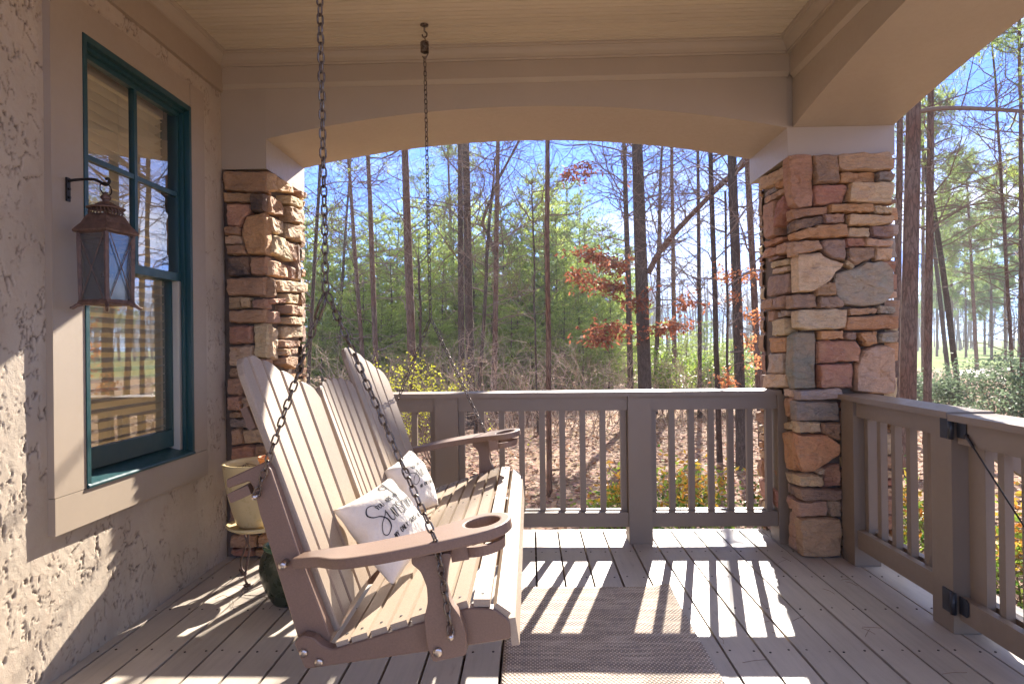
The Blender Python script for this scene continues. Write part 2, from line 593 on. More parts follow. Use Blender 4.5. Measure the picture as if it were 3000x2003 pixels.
# the room behind the window
M_ROOM = paint_mat('room_wall_paint', rgb(236, 226, 202), 0.8, 0.05, 0.02)
M_ROOMF = paint_mat('room_floor', rgb(196, 170, 136), 0.6, 0.1, 0.02)
x0, x1, y0, y1, z0, z1 = -5.6, -1.935, 1.3, 4.6, 0.1, 2.75
ROOM = Thing('interior_room', None, None, (-3.5, 3.2, 0.1), kind='structure')
ROOM.part('room_floor', box(x0, x1, y0, y1, z0 - .1, z0), M_ROOMF)
ROOM.part('room_ceiling', box(x0 - .1, x1, y0 - .1, y1 + .1, z1, z1 + .1), M_LINER)
# unseen opening added in its front wall to let the sun brighten the room
for q_ in (box(x0, -5.4, y1, y1 + .1, z0, z1), box(-3.4, x1, y1, y1 + .1, z0, z1), box(-5.4, -3.4, y1, y1 + .1, z0, .5), box(-5.4, -3.4, y1, y1 + .1, 2.6, z1)):
    ROOM.part('room_wall', q_, M_ROOM)
ROOM.part('room_wall', box(x0, x1, y0 - .1, y0, z0, z1), M_ROOM)
ROOM.part('room_wall', box(x0 - .1, x0, y0, y1, z0, z1), M_ROOM)
ROOM.part('room_wall', join(box(x1, x1 + .02, y0, 2.47, z0, z1), box(x1, x1 + .02, 3.36, y1, z0, z1), box(x1, x1 + .02, 2.47, 3.36, z0, .66), box(x1, x1 + .02, 2.47, 3.36, 2.48, z1)), M_ROOM)
WIN.part('jamb_return', join(box(-1.94, -1.9005, 2.47, 2.529, .66, 2.48), box(-1.94, -1.9005, 3.303, 3.36, .66, 2.48), box(-1.94, -1.9005, 2.529, 3.303, 2.45, 2.48)), M_LINER)

M_SLAT = paint_mat('blind_slat', rgb(238, 229, 208), 0.55, 0.04, 0.01)
BLIND = Thing('window_blind', 'open cream horizontal slat blind hanging inside the window', 'blind', (-1.90, 2.92, 0.70))
BLIND.part('head_rail', box(-1.93, -1.875, 2.55, 3.285, 2.40, 2.445, .003), M_SLAT)
slat_me = to_mesh('slat', box(-.024, .024, -.365, .365, -.0018, .0018), M_SLAT)
zz = 2.375
while zz > 0.78:
    tilt = -0.42
    BLIND.inst('slat', slat_me, Matrix.Translation((-1.902, 2.917, zz)) @ Matrix.Rotation(tilt, 4, 'Y'))
    zz -= 0.0445
BLIND.part('bottom_rail', box(-1.926, -1.878, 2.552, 3.282, 0.748, 0.764, .003), M_SLAT)
for yy in (2.68, 2.92, 3.16):
    for xx in (-1.928, -1.876):
        BLIND.part('cord', tube([(xx, yy, .75), (xx, yy, 2.41)], .0011, 5), M_SLAT)

# ------------------------------------------------------------------ ceiling of bead boards
CZ = 2.91
CEIL = Thing('ceiling', 'tan painted beadboard ceiling of the porch', None, (0, 2.0, CZ), kind='structure')
w = 0.083
prof = [(0.0, 0.0), (0.002, 0.0), (0.005, 0.005), (0.0385, 0.005), (0.0405, 0.001), (0.0435, 0.0005), (0.0465, 0.004), (0.0495, 0.0045), (0.0525, .001), (0.0545, 0.005), (0.080, 0.005), (0.083, 0.0)]
prof = [(a, -c * 1.5) for a, c in prof]
bv, bf = [], []
for i, (a, c) in enumerate(prof):
    bv += [(-1.67, a, c), (1.67, a, c)]
for i in range(len(prof) - 1):
    bf.append((2 * i, 2 * i + 2, 2 * i + 3, 2 * i + 1))
board_me = to_mesh('bead_board', (np.array(bv), bf), M_CEIL)
yy = 3.68
while yy > 0.3:
    CEIL.inst('bead_board', board_me, Matrix.Translation((-.14, yy - w, CZ + 0.005)))
    yy -= w
CEIL.part('roof_deck', box(-1.9, 2.3, 0.24, 4.6, CZ + .03, CZ + .12), M_TRIM)

# ------------------------------------------------------------------ beams
M_BEAM = M_TRIM
FY0, FY1 = 3.72, 4.35
BX0, BX1 = WX - .02, 1.505


def arch_z(s, half, spring, rise):
    rr = (half * half + rise * rise) / (2 * rise)
    return spring + math.sqrt(max(rr * rr - s * s, 0)) - (rr - rise)


BEAM = Thing('porch_beam', 'taupe arched beam across the front opening between two stone pillars', 'beam', (0, 4.0, 2.26))
# lower arched face board: one solid piece with the arch cut out
xs = np.linspace(-1.517, 1.474, 49)
poly = [(BX0, 2.257), (-1.517, 2.257)] + [(x, arch_z(x + .0215, 1.4955, 2.43, .156)) for x in xs] + [(1.474, 2.262), (2.07, 2.262), (2.07, 2.80), (BX0, 2.80)]


def strip_solid(xs, zlo, zhi, y0, y1):
    """solid between a lower curve and a straight top, made of quads"""
    v, f = [], []
    for x, z in zip(xs, zlo): v += [(x, y0, z), (x, y1, z), (x, y0, zhi), (x, y1, zhi)]
    for i in range(len(xs) - 1):
        a, c = 4 * i, 4 * i + 4
        f += [(a, c, c + 2, a + 2), (a + 1, a + 3, c + 3, c + 1), (a, a + 1, c + 1, c), (a + 2, c + 2, c + 3, a + 3)]
    n = 4 * (len(xs) - 1)
    f += [(0, 2, 3, 1), (n, n + 1, n + 3, n + 2)]
    return np.array(v), f


BEAM.part('arch_board', strip_solid(xs, [arch_z(x + .0215, 1.4955, 2.43, .156) for x in xs], 2.80, FY0, FY1), M_BEAM)
BEAM.part('pillar_cap', box(BX0, -1.5172, FY0 + .0, FY1 + .004, 2.257, 2.80, .004), M_BEAM)
BEAM.part('pillar_cap', box(1.4742, 2.072, FY0 - .001, FY1 + .004, 2.266, 2.4395, .004), M_BEAM)
BEAM.part('corner_block', box(1.4742, 2.068, FY0 + .012, FY1, 2.4405, 2.80), M_BEAM)
BEAM.part('frieze_board', prism([(FY0 - .026, 2.742), (FY0 - .004, 2.721), (FY0 + .02, 2.721), (FY0 + .02, 2.88), (FY0 - .026, 2.88)], 'x', BX0, 1.482), M_BEAM)


def crown_profile():
    # (out from the wall, height)
    return [(a * .8, z) for a, z in _crown]


_crown = [(0.0, 2.838), (0.016, 2.838), (0.020, 2.845), (0.020, 2.852), (0.030, 2.857), (0.046, 2.866), (0.060, 2.880), (0.068, 2.893), (0.080, 2.896), (0.084, 2.902), (0.096, 2.904), (0.100, 2.914), (0.0, 2.914)]


BEAM.part('crown_moulding', prism([(FY0 - .026 - a, z) for a, z in crown_profile()], 'x', WX - .01, 1.455), M_BEAM)

RB = Thing('porch_beam', 'taupe arched beam along the gate side of the porch', 'beam', (1.8, 1.8, 2.26))
ys = np.linspace(0.42, FY0 - .002, 41)
yc, half = 2.07, 1.65
sv_, f_ = strip_solid(ys, [arch_z(y - yc, half, 2.43, .148) for y in ys], 2.80, 1.505, 2.066)
sv_ = sv_[:, [1, 0, 2]]
RB.part('arch_board', (sv_, [q[::-1] for q in f_]), M_BEAM)
RB.part('beam_end', box(1.505, 2.066, 0.25, 0.4195, 2.26, 2.80), M_BEAM)
RB.part('frieze_board', prism([(1.505 - .024, 2.722), (1.505 - .004, 2.702), (1.505 + .02, 2.702), (1.505 + .02, 2.88), (1.505 - .024, 2.88)], 'y', 0.25, FY0 - .028), M_BEAM)
RB.part('crown_moulding', prism([(1.505 - .024 - a, z) for a, z in crown_profile()], 'y', 0.25, FY0 - .03), M_TRIM)
RB.part('fascia', box(2.0665, 2.10, 0.25, 4.36, 2.60, 2.96), M_BEAM)
WALL.part('crown_moulding', prism([(WX + .0 + a, z) for a, z in crown_profile()], 'y', 0.25, FY0 - .03), M_TRIM)
WALL.part('frieze_board', box(WX - .01, WX + .02, 0.25, FY0 - .02, 2.70, 2.84, .004), M_CASING)
# ------------------------------------------------------------------ stone pillars
def C5(p): return (2150 + p[0] / 2.306, 420 + p[1] / 2.306)
def C6(p): return (2200 + p[0] / 1.5635, 1000 + p[1] / 1.5635)
def CL(p): return (640 + p[0] / 1.743, 450 + p[1] / 1.743)


TAN, ROSE, MAUVE, ORANGE, SAND, GREY, BROWN, RED, DARK, BLUE = (rgb(206, 176, 138), rgb(190, 150, 120), rgb(156, 130, 112), rgb(200, 150, 104), rgb(222, 198, 152),
                                                                 rgb(176, 164, 146), rgb(174, 138, 108), rgb(176, 126, 102), rgb(90, 78, 72), rgb(152, 142, 128))


def stone_geo(poly2, depth, seed, bulge=0.012):
    """a rough stone: polygon outline (u, v), thickness along w (front at w=0..bulge, back at -depth)"""
    rs = np.random.default_rng(seed)
    p = np.array(poly2, float)
    # resample the outline so that edges can wander
    out = []
    n = len(p)
    per = sum(np.linalg.norm(p[(i + 1) % n] - p[i]) for i in range(n))
    st = max(per / 22, 0.012)
    for i in range(n):
        a, b_ = p[i], p[(i + 1) % n]
        m = max(1, int(round(np.linalg.norm(b_ - a) / st)))
        for k in range(m): out.append(a + (b_ - a) * k / m)
    o = np.array(out)
    c = o.mean(0)
    # round the corners a little, then jitter
    o = 0.10 * np.roll(o, 1, 0) + 0.8 * o + 0.10 * np.roll(o, -1, 0)
    dc = o - c
    o = o + dc / (np.linalg.norm(dc, axis=1, keepdims=True) + 1e-9) * 0.003
    o = o + rs.normal(0, 0.0024, o.shape)
    size = math.sqrt(abs(per)) * 0.1
    n = len(o)
    tilt = rs.normal(0, 0.06, 2)
    ph = rs.uniform(0, 50, 2)

    def ring(s, inset, w):
        d = c - o
        L = np.linalg.norm(d, axis=1, keepdims=True)
        q = o + d / (L + 1e-9) * np.minimum(inset, L * 0.8) if inset else o
        q = c + (q - c) * s
        rel = (fbm(q[:, 0] * 14 + ph[0], q[:, 1] * 26 + ph[1], 4, 3) - .5) * .024
        ww = w + ((q - c) @ tilt + rel * (0.35 if w < 0.002 else 1.0) + rs.normal(0, 0.0012, n)) * (1 if w > -0.011 else 0)
        return np.column_stack([q, ww])
    rings = [ring(1, 0.0, -depth), ring(1, 0.0, -0.012), ring(1, 0.003, -0.002), ring(1, 0.008, bulge * 0.75), ring(0.82, 0.0, bulge), ring(0.60, 0.0, bulge), ring(0.38, 0.0, bulge), ring(0.17, 0, bulge)]
    v = np.concatenate(rings + [np.array([[c[0], c[1], bulge]])])
    f = []
    for k in range(len(rings) - 1):
        for j in range(n):
            j2 = (j + 1) % n
            f.append((k * n + j, k * n + j2, (k + 1) * n + j2, (k + 1) * n + j))
    last = (len(rings) - 1) * n
    for j in range(n): f.append((last + j, last + (j + 1) % n, len(v) - 1))
    return v, f


def poly_area(p):
    p = np.array(p)
    return 0.5 * np.sum(p[:, 0] * np.roll(p[:, 1], -1) - np.roll(p[:, 0], -1) * p[:, 1])


def lay_stone(T, poly2, plane, val, sign, col, seed, depth=0.07, out=None):
    """poly2 in (u,z) on plane 'y' (u=x) or 'x' (u=y); sign = outward direction along the plane's normal"""
    p = list(poly2)
    if poly_area(p) < 0: p = p[::-1]
    rs = np.random.default_rng(seed + 1000)
    off = rs.uniform(-0.012, 0.026) if out is None else out
    v, f = stone_geo(p, depth, seed)
    w = val + sign * (v[:, 2] + off)
    if plane == 'y':
        q = np.column_stack([v[:, 0], w, v[:, 1]])
        ff = [t[::-1] for t in f] if sign > 0 else f
    else:
        q = np.column_stack([w, v[:, 0], v[:, 1]])
        ff = f if sign > 0 else [t[::-1] for t in f]
    k = rs.uniform(0.85, 1.12)
    c = tuple(min(1, x * k * rs.uniform(0.94, 1.06)) for x in col)
    return T.part('stone', (q, ff), M_STONE, color=c, smooth=False)


def photo_stones(T, lst, cv, plane, val, sign, seed0, clampu=None):
    for i, (pts, col) in enumerate(lst):
        pp = []
        for q in pts:
            w = at(*cv(q), plane, val)
            u = w[0] if plane == 'y' else w[1]
            if clampu: u = min(max(u, clampu[0]), clampu[1])
            pp.append((u, w[2]))
        lay_stone(T, pp, plane, val, sign, col, seed0 + i)


def fill_stones(T, u0, u1, z0, z1, plane, val, sign, seed):
    """random ledge stone for faces the photograph hardly shows"""
    rs = np.random.default_rng(seed)
    z, k = z0, 0
    pal = [TAN, ROSE, MAUVE, ORANGE, SAND, GREY, BROWN, RED, TAN, BROWN]
    while z < z1 - 0.02:
        h = min(rs.choice([0.05, 0.06, 0.08, 0.1, 0.13]), z1 - z)
        if z1 - z - h < 0.03: h = z1 - z
        u = u0
        while u < u1 - 0.01:
            wd = min(rs.uniform(1.2, 3.2) * max(h, .06), u1 - u)
            if u1 - u - wd < 0.05: wd = u1 - u
            g = 0.004
            j = rs.normal(0, 0.006, 8)
            pp = [(u + g + abs(j[0]), z + g + abs(j[1])), (u + wd - g - abs(j[2]), z + g + abs(j[3])), (u + wd - g - abs(j[4]), z + h - g - abs(j[5])), (u + g + abs(j[6]), z + h - g - abs(j[7]))]
            lay_stone(T, pp, plane, val, sign, pal[rs.integers(len(pal))], seed * 50 + k, out=rs.uniform(-.012, .008))
            u += wd; k += 1
        z += h


FRONT_R = [
    ([(366, 80), (525, 70), (535, 430), (430, 442), (395, 410), (372, 250)], ROSE), ([(535, 85), (690, 85), (705, 270), (535, 275)], MAUVE),
    ([(695, 72), (1060, 60), (1065, 185), (705, 188)], TAN), ([(540, 282), (770, 280), (740, 400), (545, 415)], RED),
    ([(710, 200), (965, 195), (960, 262), (708, 270)], ORANGE), ([(968, 195), (1060, 190), (1066, 258), (965, 258)], BLUE),
    ([(778, 268), (1072, 264), (1060, 405), (750, 400)], TAN), ([(635, 418), (935, 412), (940, 465), (640, 470)], ORANGE),
    ([(945, 415), (1075, 440), (1070, 478), (945, 475)], TAN), ([(385, 450), (630, 430), (632, 478), (480, 495), (385, 522)], RED),
    ([(600, 480), (745, 477), (745, 535), (604, 546)], MAUVE), ([(385, 530), (590, 494), (597, 545), (400, 600), (385, 600)], DARK),
    ([(755, 480), (1078, 487), (1075, 545), (765, 560)], TAN), ([(380, 612), (560, 555), (755, 550), (760, 632), (480, 648), (385, 655)], ORANGE),
    ([(765, 570), (922, 568), (922, 632), (770, 633)], TAN), ([(932, 562), (1078, 556), (1080, 636), (932, 632)], MAUVE),
    ([(383, 668), (560, 657), (582, 718), (470, 742), (385, 765)], ROSE), ([(588, 656), (745, 648), (752, 745), (740, 795), (655, 780), (592, 728)], MAUVE),
    ([(757, 646), (875, 642), (878, 694), (762, 697)], RED), ([(882, 642), (1070, 662), (1062, 694), (882, 697)], TAN),
    ([(762, 706), (950, 702), (952, 775), (880, 795), (830, 825), (775, 790)], MAUVE), ([(958, 702), (1075, 707), (1078, 785), (960, 788)], TAN),
    ([(413, 757), (570, 742), (640, 790), (735, 812), (680, 870), (640, 930), (520, 1003), (415, 1006)], SAND), ([(755, 787), (812, 832), (800, 850), (748, 818)], TAN),
    ([(690, 875), (830, 845), (900, 804), (1040, 797), (1075, 850), (1075, 1000), (1020, 1080), (880, 1103), (750, 1093), (700, 1030), (687, 960)], GREY),
    ([(550, 950), (668, 938), (682, 1026), (548, 1028)], BROWN), ([(385, 1026), (550, 1014), (562, 1104), (385, 1115)], MAUVE),
    ([(566, 1037), (700, 1037), (738, 1085), (735, 1108), (566, 1110)], MAUVE), ([(412, 1127), (760, 1122), (745, 1250), (480, 1263), (412, 1240)], SAND),
    ([(767, 1117), (965, 1114), (970, 1140), (880, 1158), (767, 1160)], BROWN), ([(974, 1092), (1092, 1102), (1090, 1150), (985, 1150)], GREY),
    ([(755, 1177), (1100, 1158), (1098, 1250), (742, 1263)], ORANGE), ([(392, 1305), (430, 1277), (553, 1277), (558, 1655), (405, 1658), (388, 1500)], BLUE),
    ([(568, 1267), (740, 1264), (745, 1320), (572, 1323)], ORANGE), ([(752, 1277), (815, 1277), (818, 1328), (752, 1323)], MAUVE),
    ([(832, 1282), (960, 1272), (960, 1353), (880, 1368)], ORANGE), ([(972, 1280), (1096, 1267), (1092, 1348), (972, 1343)], GREY),
    ([(566, 1334), (820, 1334), (862, 1395), (838, 1468), (572, 1486)], RED), ([(568, 1497), (798, 1487), (806, 1540), (797, 1648), (573, 1648)], RED),
    ([(872, 1392), (1000, 1363), (1083, 1382), (1083, 1690), (960, 1690), (812, 1668), (822, 1500)], TAN)]
SIDE_R = [
    ([(205, 235), (352, 152), (352, 230), (280, 288), (210, 310)], TAN), ([(292, 282), (352, 242), (352, 284), (297, 303)], ORANGE),
    ([(205, 332), (285, 292), (288, 324), (207, 366)], BLUE), ([(210, 372), (352, 290), (352, 325), (290, 368), (215, 408)], ROSE),
    ([(215, 422), (303, 382), (308, 620), (220, 650)], ROSE), ([(312, 402), (355, 345), (368, 440), (335, 555), (312, 565), (306, 450)], RED),
    ([(205, 667), (338, 628), (342, 653), (205, 708)], RED), ([(205, 722), (296, 694), (296, 753), (205, 776)], ROSE), ([(302, 690), (370, 668), (370, 738), (304, 750)], ROSE),
    ([(235, 782), (313, 755), (316, 775), (240, 803)], MAUVE), ([(258, 807), (375, 778), (378, 818), (260, 845)], TAN), ([(265, 852), (375, 828), (375, 862), (268, 885)], TAN),
    ([(235, 902), (378, 875), (378, 1010), (232, 1038)], MAUVE), ([(215, 1062), (275, 1047), (275, 1113), (210, 1118)], ROSE), ([(285, 1050), (372, 1030), (372, 1108), (285, 1115)], MAUVE),
    ([(282, 1137), (376, 1127), (376, 1165), (282, 1175)], GREY), ([(232, 1132), (273, 1132), (273, 1200), (235, 1200)], BROWN),
    ([(260, 1197), (376, 1180), (378, 1290), (270, 1305)], TAN), ([(250, 1312), (376, 1310), (370, 1408), (255, 1415)], ORANGE), ([(245, 1425), (365, 1417), (360, 1550), (245, 1552)], GREY),
    ([(215, 1560), (372, 1556), (372, 1640), (220, 1660)], TAN)]
LOW_R = [
    ([(207, 227), (408, 212), (410, 260), (215, 266)], GREY), ([(207, 273), (403, 275), (408, 363), (207, 363)], BLUE),
    ([(207, 368), (316, 372), (316, 413), (212, 416)], TAN), ([(322, 374), (406, 370), (403, 455), (385, 450), (345, 425), (325, 415)], BROWN),
    ([(209, 427), (350, 427), (403, 470), (398, 520), (290, 598), (240, 600), (213, 520)], ORANGE), ([(292, 592), (325, 577), (322, 598), (302, 603)], GREY),
    ([(332, 577), (408, 562), (413, 660), (332, 666)], RED), ([(210, 609), (325, 614), (328, 663), (210, 658)], TAN),
    ([(210, 669), (410, 674), (410, 720), (220, 723)], MAUVE), ([(212, 735), (350, 732), (352, 798), (217, 800)], ROSE), ([(356, 730), (410, 725), (410, 803), (360, 803)], MAUVE),
    ([(217, 808), (408, 810), (406, 980), (230, 983)], ROSE)]
LOWS_R = [
    ([(160, 257), (200, 257), (200, 343), (160, 340)], RED), ([(166, 372), (202, 370), (202, 400), (170, 398)], TAN), ([(163, 412), (200, 417), (203, 588), (167, 585)], ORANGE),
    ([(168, 595), (202, 607), (202, 655), (170, 632)], TAN), ([(172, 642), (202, 662), (202, 700), (175, 692)], MAUVE), ([(176, 702), (208, 728), (208, 768), (180, 763)], ROSE),
    ([(172, 772), (210, 777), (210, 960), (174, 938)], ROSE), ([(168, 215), (200, 220), (200, 250), (170, 250)], TAN)]
FRONT_L = [
    ([(28, 97), (246, 87), (243, 196), (30, 188)], BROWN), ([(25, 202), (160, 200), (162, 248), (30, 246)], BROWN), ([(47, 260), (163, 257), (166, 300), (130, 338), (118, 370), (52, 370)], ROSE),
    ([(170, 212), (246, 207), (242, 298), (177, 296)], DARK), ([(147, 322), (238, 304), (250, 330), (250, 513), (152, 513), (124, 420)], ORANGE),
    ([(38, 380), (113, 377), (116, 413), (38, 413)], BROWN), ([(32, 422), (118, 420), (128, 460), (34, 463)], TAN), ([(47, 472), (133, 470), (146, 513), (50, 518)], BROWN),
    ([(47, 527), (158, 524), (158, 623), (49, 623)], DARK), ([(164, 527), (240, 527), (240, 616), (166, 618)], BROWN), ([(44, 642), (240, 630), (240, 723), (52, 723)], BROWN),
    ([(52, 734), (119, 732), (120, 788), (52, 791)], TAN), ([(126, 737), (163, 737), (163, 783), (128, 786)], TAN), ([(172, 747), (246, 742), (246, 793), (177, 788)], ROSE),
    ([(54, 802), (243, 796), (243, 863), (62, 860)], BROWN), ([(57, 882), (170, 877), (173, 963), (60, 968)], RED), ([(180, 870), (250, 870), (250, 1040), (186, 1040)], SAND),
    ([(52, 987), (176, 977), (180, 1078), (57, 1083)], TAN), ([(186, 1050), (250, 1050), (250, 1140), (120, 1140), (120, 1090), (180, 1086)], BROWN),
    ([(52, 1097), (112, 1092), (112, 1140), (54, 1142)], BROWN), ([(52, 1152), (130, 1147), (128, 1228), (57, 1226)], ROSE), ([(138, 1148), (250, 1146), (250, 1230), (138, 1230)], TAN),
    ([(54, 1242), (122, 1237), (122, 1308), (57, 1308)], ROSE), ([(130, 1240), (250, 1240), (250, 1340), (130, 1345)], MAUVE), ([(60, 1320), (122, 1320), (122, 1345), (60, 1345)], BROWN),
    ([(62, 1354), (250, 1354), (250, 1395), (66, 1395)], BLUE), ([(66, 1407), (108, 1402), (128, 1480), (64, 1490)], ROSE), ([(114, 1410), (250, 1405), (250, 1475), (134, 1480)], TAN),
    ([(64, 1500), (180, 1490), (180, 1560), (64, 1566)], RED), ([(186, 1490), (250, 1488), (250, 1560), (188, 1562)], BROWN)]
SIDE_L = [
    ([(262, 98), (293, 112), (296, 195), (262, 186)], TAN), ([(298, 117), (378, 167), (383, 203), (302, 187)], TAN), ([(387, 187), (428, 202), (426, 226), (391, 218)], BROWN), ([(258, 207), (333, 250), (333, 323), (258, 298)], ROSE),
    ([(330, 210), (426, 247), (424, 283), (332, 258)], TAN), ([(342, 267), (424, 292), (421, 358), (347, 348)], BROWN), ([(268, 322), (340, 352), (328, 413), (275, 398)], TAN),
    ([(347, 357), (426, 372), (424, 453), (342, 428)], TAN), ([(290, 417), (333, 432), (368, 553), (275, 508)], SAND), ([(337, 442), (392, 467), (388, 550), (372, 543)], BROWN),
    ([(397, 467), (418, 462), (417, 648), (397, 638)], MAUVE), ([(262, 538), (360, 572), (360, 633), (262, 620)], TAN), ([(372, 572), (393, 582), (393, 643), (374, 638)], MAUVE),
    ([(292, 642), (428, 662), (426, 710), (297, 703)], TAN), ([(258, 636), (284, 644), (284, 733), (258, 727)], BROWN), ([(337, 714), (393, 722), (393, 766), (337, 763)], TAN), ([(402, 722), (418, 724), (418, 766), (402, 766)], BROWN),
    ([(262, 742), (330, 738), (330, 762), (262, 760)], ROSE), ([(327, 772), (426, 782), (424, 823), (327, 820)], BROWN), ([(327, 832), (424, 837), (424, 878), (332, 868)], TAN), ([(337, 882), (421, 884), (419, 938), (337, 943)], TAN),
    ([(258, 802), (318, 812), (320, 866), (258, 862)], ROSE), ([(264, 874), (303, 892), (303, 1058), (266, 1038)], SAND), ([(312, 952), (368, 957), (366, 988), (314, 988)], ROSE), ([(377, 957), (416, 957), (414, 983), (377, 983)], ROSE),
    ([(314, 997), (348, 1000), (346, 1028), (317, 1028)], TAN), ([(354, 997), (408, 992), (406, 1018), (357, 1023)], TAN), ([(314, 1042), (400, 1037), (396, 1098), (317, 1075)], BROWN)]

PR = Thing('stone_pillar', 'stacked fieldstone pillar at the porch corner where the railings meet', 'pillar', (1.8, 4.0, 0))
PR.part('core', box(1.545, 2.045, 3.760, 4.31, -0.9, 2.268), M_MORTAR)
photo_stones(PR, FRONT_R, C5, 'y', 3.712, -1, 100)
photo_stones(PR, SIDE_R, C5, 'x', 1.500, -1, 200, (3.735, 4.34))
photo_stones(PR, LOW_R, C6, 'y', 3.712, -1, 300)
photo_stones(PR, LOWS_R, C6, 'x', 1.510, -1, 400, (3.735, 3.94))
fill_stones(PR, 1.75, 2.085, 0.0, 0.885, 'y', 3.722, -1, 11)
fill_stones(PR, 3.96, 4.34, 0.0, 0.87, 'x', 1.505, -1, 12)
fill_stones(PR, 3.74, 4.34, 0.0, 2.255, 'x', 2.085, 1, 13)
fill_stones(PR, 1.52, 2.07, -0.85, 2.255, 'y', 4.35, 1, 14)
PL = Thing('stone_pillar', 'stacked fieldstone pillar against the house wall behind the swing', 'pillar', (-1.65, 4.0, 0))
PL.part('core', box(-1.80, -1.545, 3.760, 4.31, -0.9, 2.256), M_MORTAR)
photo_stones(PL, FRONT_L, CL, 'y', 3.712, -1, 500)
photo_stones(PL, SIDE_L, CL, 'x', -1.500, 1, 600, (3.735, 4.34))
fill_stones(PL, -1.76, -1.515, 0.0, 0.455, 'y', 3.722, -1, 21)
fill_stones(PL, 3.74, 4.34, 0.0, 1.05, 'x', -1.505, 1, 22)
fill_stones(PL, -1.79, -1.51, -0.85, 2.25, 'y', 4.35, 1, 24)

# ------------------------------------------------------------------ far railing
RAIL = Thing('porch_railing', 'taupe wooden railing with square balusters across the front opening', 'railing', (0, 4.0, 0))
RY = 3.955
M_R = M_RAIL


def rail_bay(T, x0, x1, bal):
    e = .0015
    T.part('top_rail', box(x0 + e, x1 - e, RY + .014, RY + .050, 0.812, 0.898, .003), M_R)
    T.part('top_rail', box(x0 + e, x1 - e, RY + .088, RY + .124, 0.812, 0.898, .003), M_R)
    T.part('bottom_rail', box(x0 + e, x1 - e, RY + .014, RY + .050, 0.103, 0.190, .003), M_R)
    T.part('bottom_rail', box(x0 + e, x1 - e, RY + .088, RY + .124, 0.103, 0.190, .003), M_R)
    for bx_ in bal:
        T.part('baluster', box(bx_ - .0175, bx_ + .0175, RY + .0515, RY + .0865, 0.108, 0.893, .003), M_R)


posts = [(-.59, -.448), (.588, .730)]
for a, b_ in posts: RAIL.part('post', box(a, b_, RY, RY + .14, 0.001, 0.898, .005), M_R)
RAIL.part('post', box(1.487, 1.545, RY, RY + .14, 0.001, 0.898, .005), M_R)
RAIL.part('post', box(-1.545, -1.455, RY, RY + .14, 0.001, 0.898, .005), M_R)
rail_bay(RAIL, -1.455, -.59, [-1.36, -1.235, -1.11, -.985, -.855, -.725, -.608])
rail_bay(RAIL, -.448, .588, [-.43, -.308, -.182, -.059, .067, .191, .316, .440, .566])
rail_bay(RAIL, .730, 1.487, [.748, .863, .982, 1.102, 1.221, 1.337, 1.452])
RAIL.part('cap_rail', box(-1.50, 1.505, RY - .025, RY + .165, 0.8985, 0.926, .005), M_R)

# ------------------------------------------------------------------ right railing and gate
RX = 1.742
SR = Thing('porch_railing', 'short taupe railing between the corner pillar and the gate', 'railing', (1.8, 3.2, 0))
for a, b_ in ((3.555, 3.690), (2.737, 2.876)):
    SR.part('post', box(RX - .004, RX + .136, a, b_, .001, 0.892, .005), M_R)


def side_bay(T, y0, y1, zs, bal, x=RX, names=('top_rail', 'bottom_rail')):
    (a, b_, c, d) = zs
    e = .0015
    for dx in (.012, .086):
        T.part(names[0], box(x + dx, x + dx + .036, y0 + e, y1 - e, a, b_, .003), M_R)
        T.part(names[1], box(x + dx, x + dx + .036, y0 + e, y1 - e, c, d, .003), M_R)
    for by in bal: T.part('baluster', box(x + .0495, x + .0845, by - .0175, by + .0175, c + .004, b_ - .004, .003), M_R)


side_bay(SR, 2.876, 3.555, (0.808, 0.892, 0.100, 0.198), [3.525, 3.40, 3.268, 3.14, 3.005, 2.895])
SR.part('cap_rail', box(RX - .028, RX + .165, 2.728, 3.712, 0.8925, 0.920, .005), M_R)
SR.part('post_trim', box(RX + .137, RX + .155, 2.75, 2.86, .001, .89, .003), M_R)

GATE = Thing('porch_gate', 'taupe wooden gate with square balusters and black strap hinges', 'gate', (1.8, 2.2, 0.05))
side_bay(GATE, 1.62, 2.722, (0.790, 0.884, 0.066, 0.160), [2.53, 2.41, 2.288, 2.166, 2.044, 1.922, 1.80])
GATE.part('stile', box(RX + .049, RX + .0845, 2.615, 2.712, 0.072, 0.88, .003), M_R)
GATE.part('stile', box(RX + .049, RX + .0845, 1.63, 1.73, 0.072, 0.88, .003), M_R)
GATE.part('cap_rail', box(RX - .026, RX + .165, 1.60, 2.724, 0.8845, 0.912, .005), M_R)
for zc in (0.852, 0.130):
    h = GATE.part('hinge', box(RX - .0105, RX - .0045, 2.742, 2.800, zc - .046, zc + .046, .002), M_BLACK)
    GATE.part('barrel', tube([(RX - .010, 2.729, zc - .044), (RX - .010, 2.729, zc + .044)], .012, 12), M_BLACK, h, smooth=True)
    pl_ = [(2.718, zc - .036), (2.675, zc - .036), (2.662, zc - .025), (2.662, zc + .025), (2.675, zc + .036), (2.718, zc + .036)]
    GATE.part('hinge_strap', prism(pl_, 'x', RX + .0065, RX + .0115, .001), M_BLACK, h)
M_CABLE = NT('steel_cable').done(rgb(70, 66, 62), 0.4, metal=0.8)
ca, cb = (RX + .003, 2.655, .83), (RX + .003, 1.72, -.03 + .08)
cab = GATE.part('tension_cable', tube([ca, (RX + .003, 2.349, .548), cb], .0032, 8), M_CABLE)
d_ = np.array([0, -.74, -.67])
GATE.part('turnbuckle', tube([np.array(ca) + d_ * .0, np.array(ca) + d_ * .055], .006, 8), M_CABLE, cab)
GATE.part('eye_screw', tube([(RX + .02, 2.658, .833), (RX - .004, 2.656, .831)], .006, 8), M_CABLE, cab)

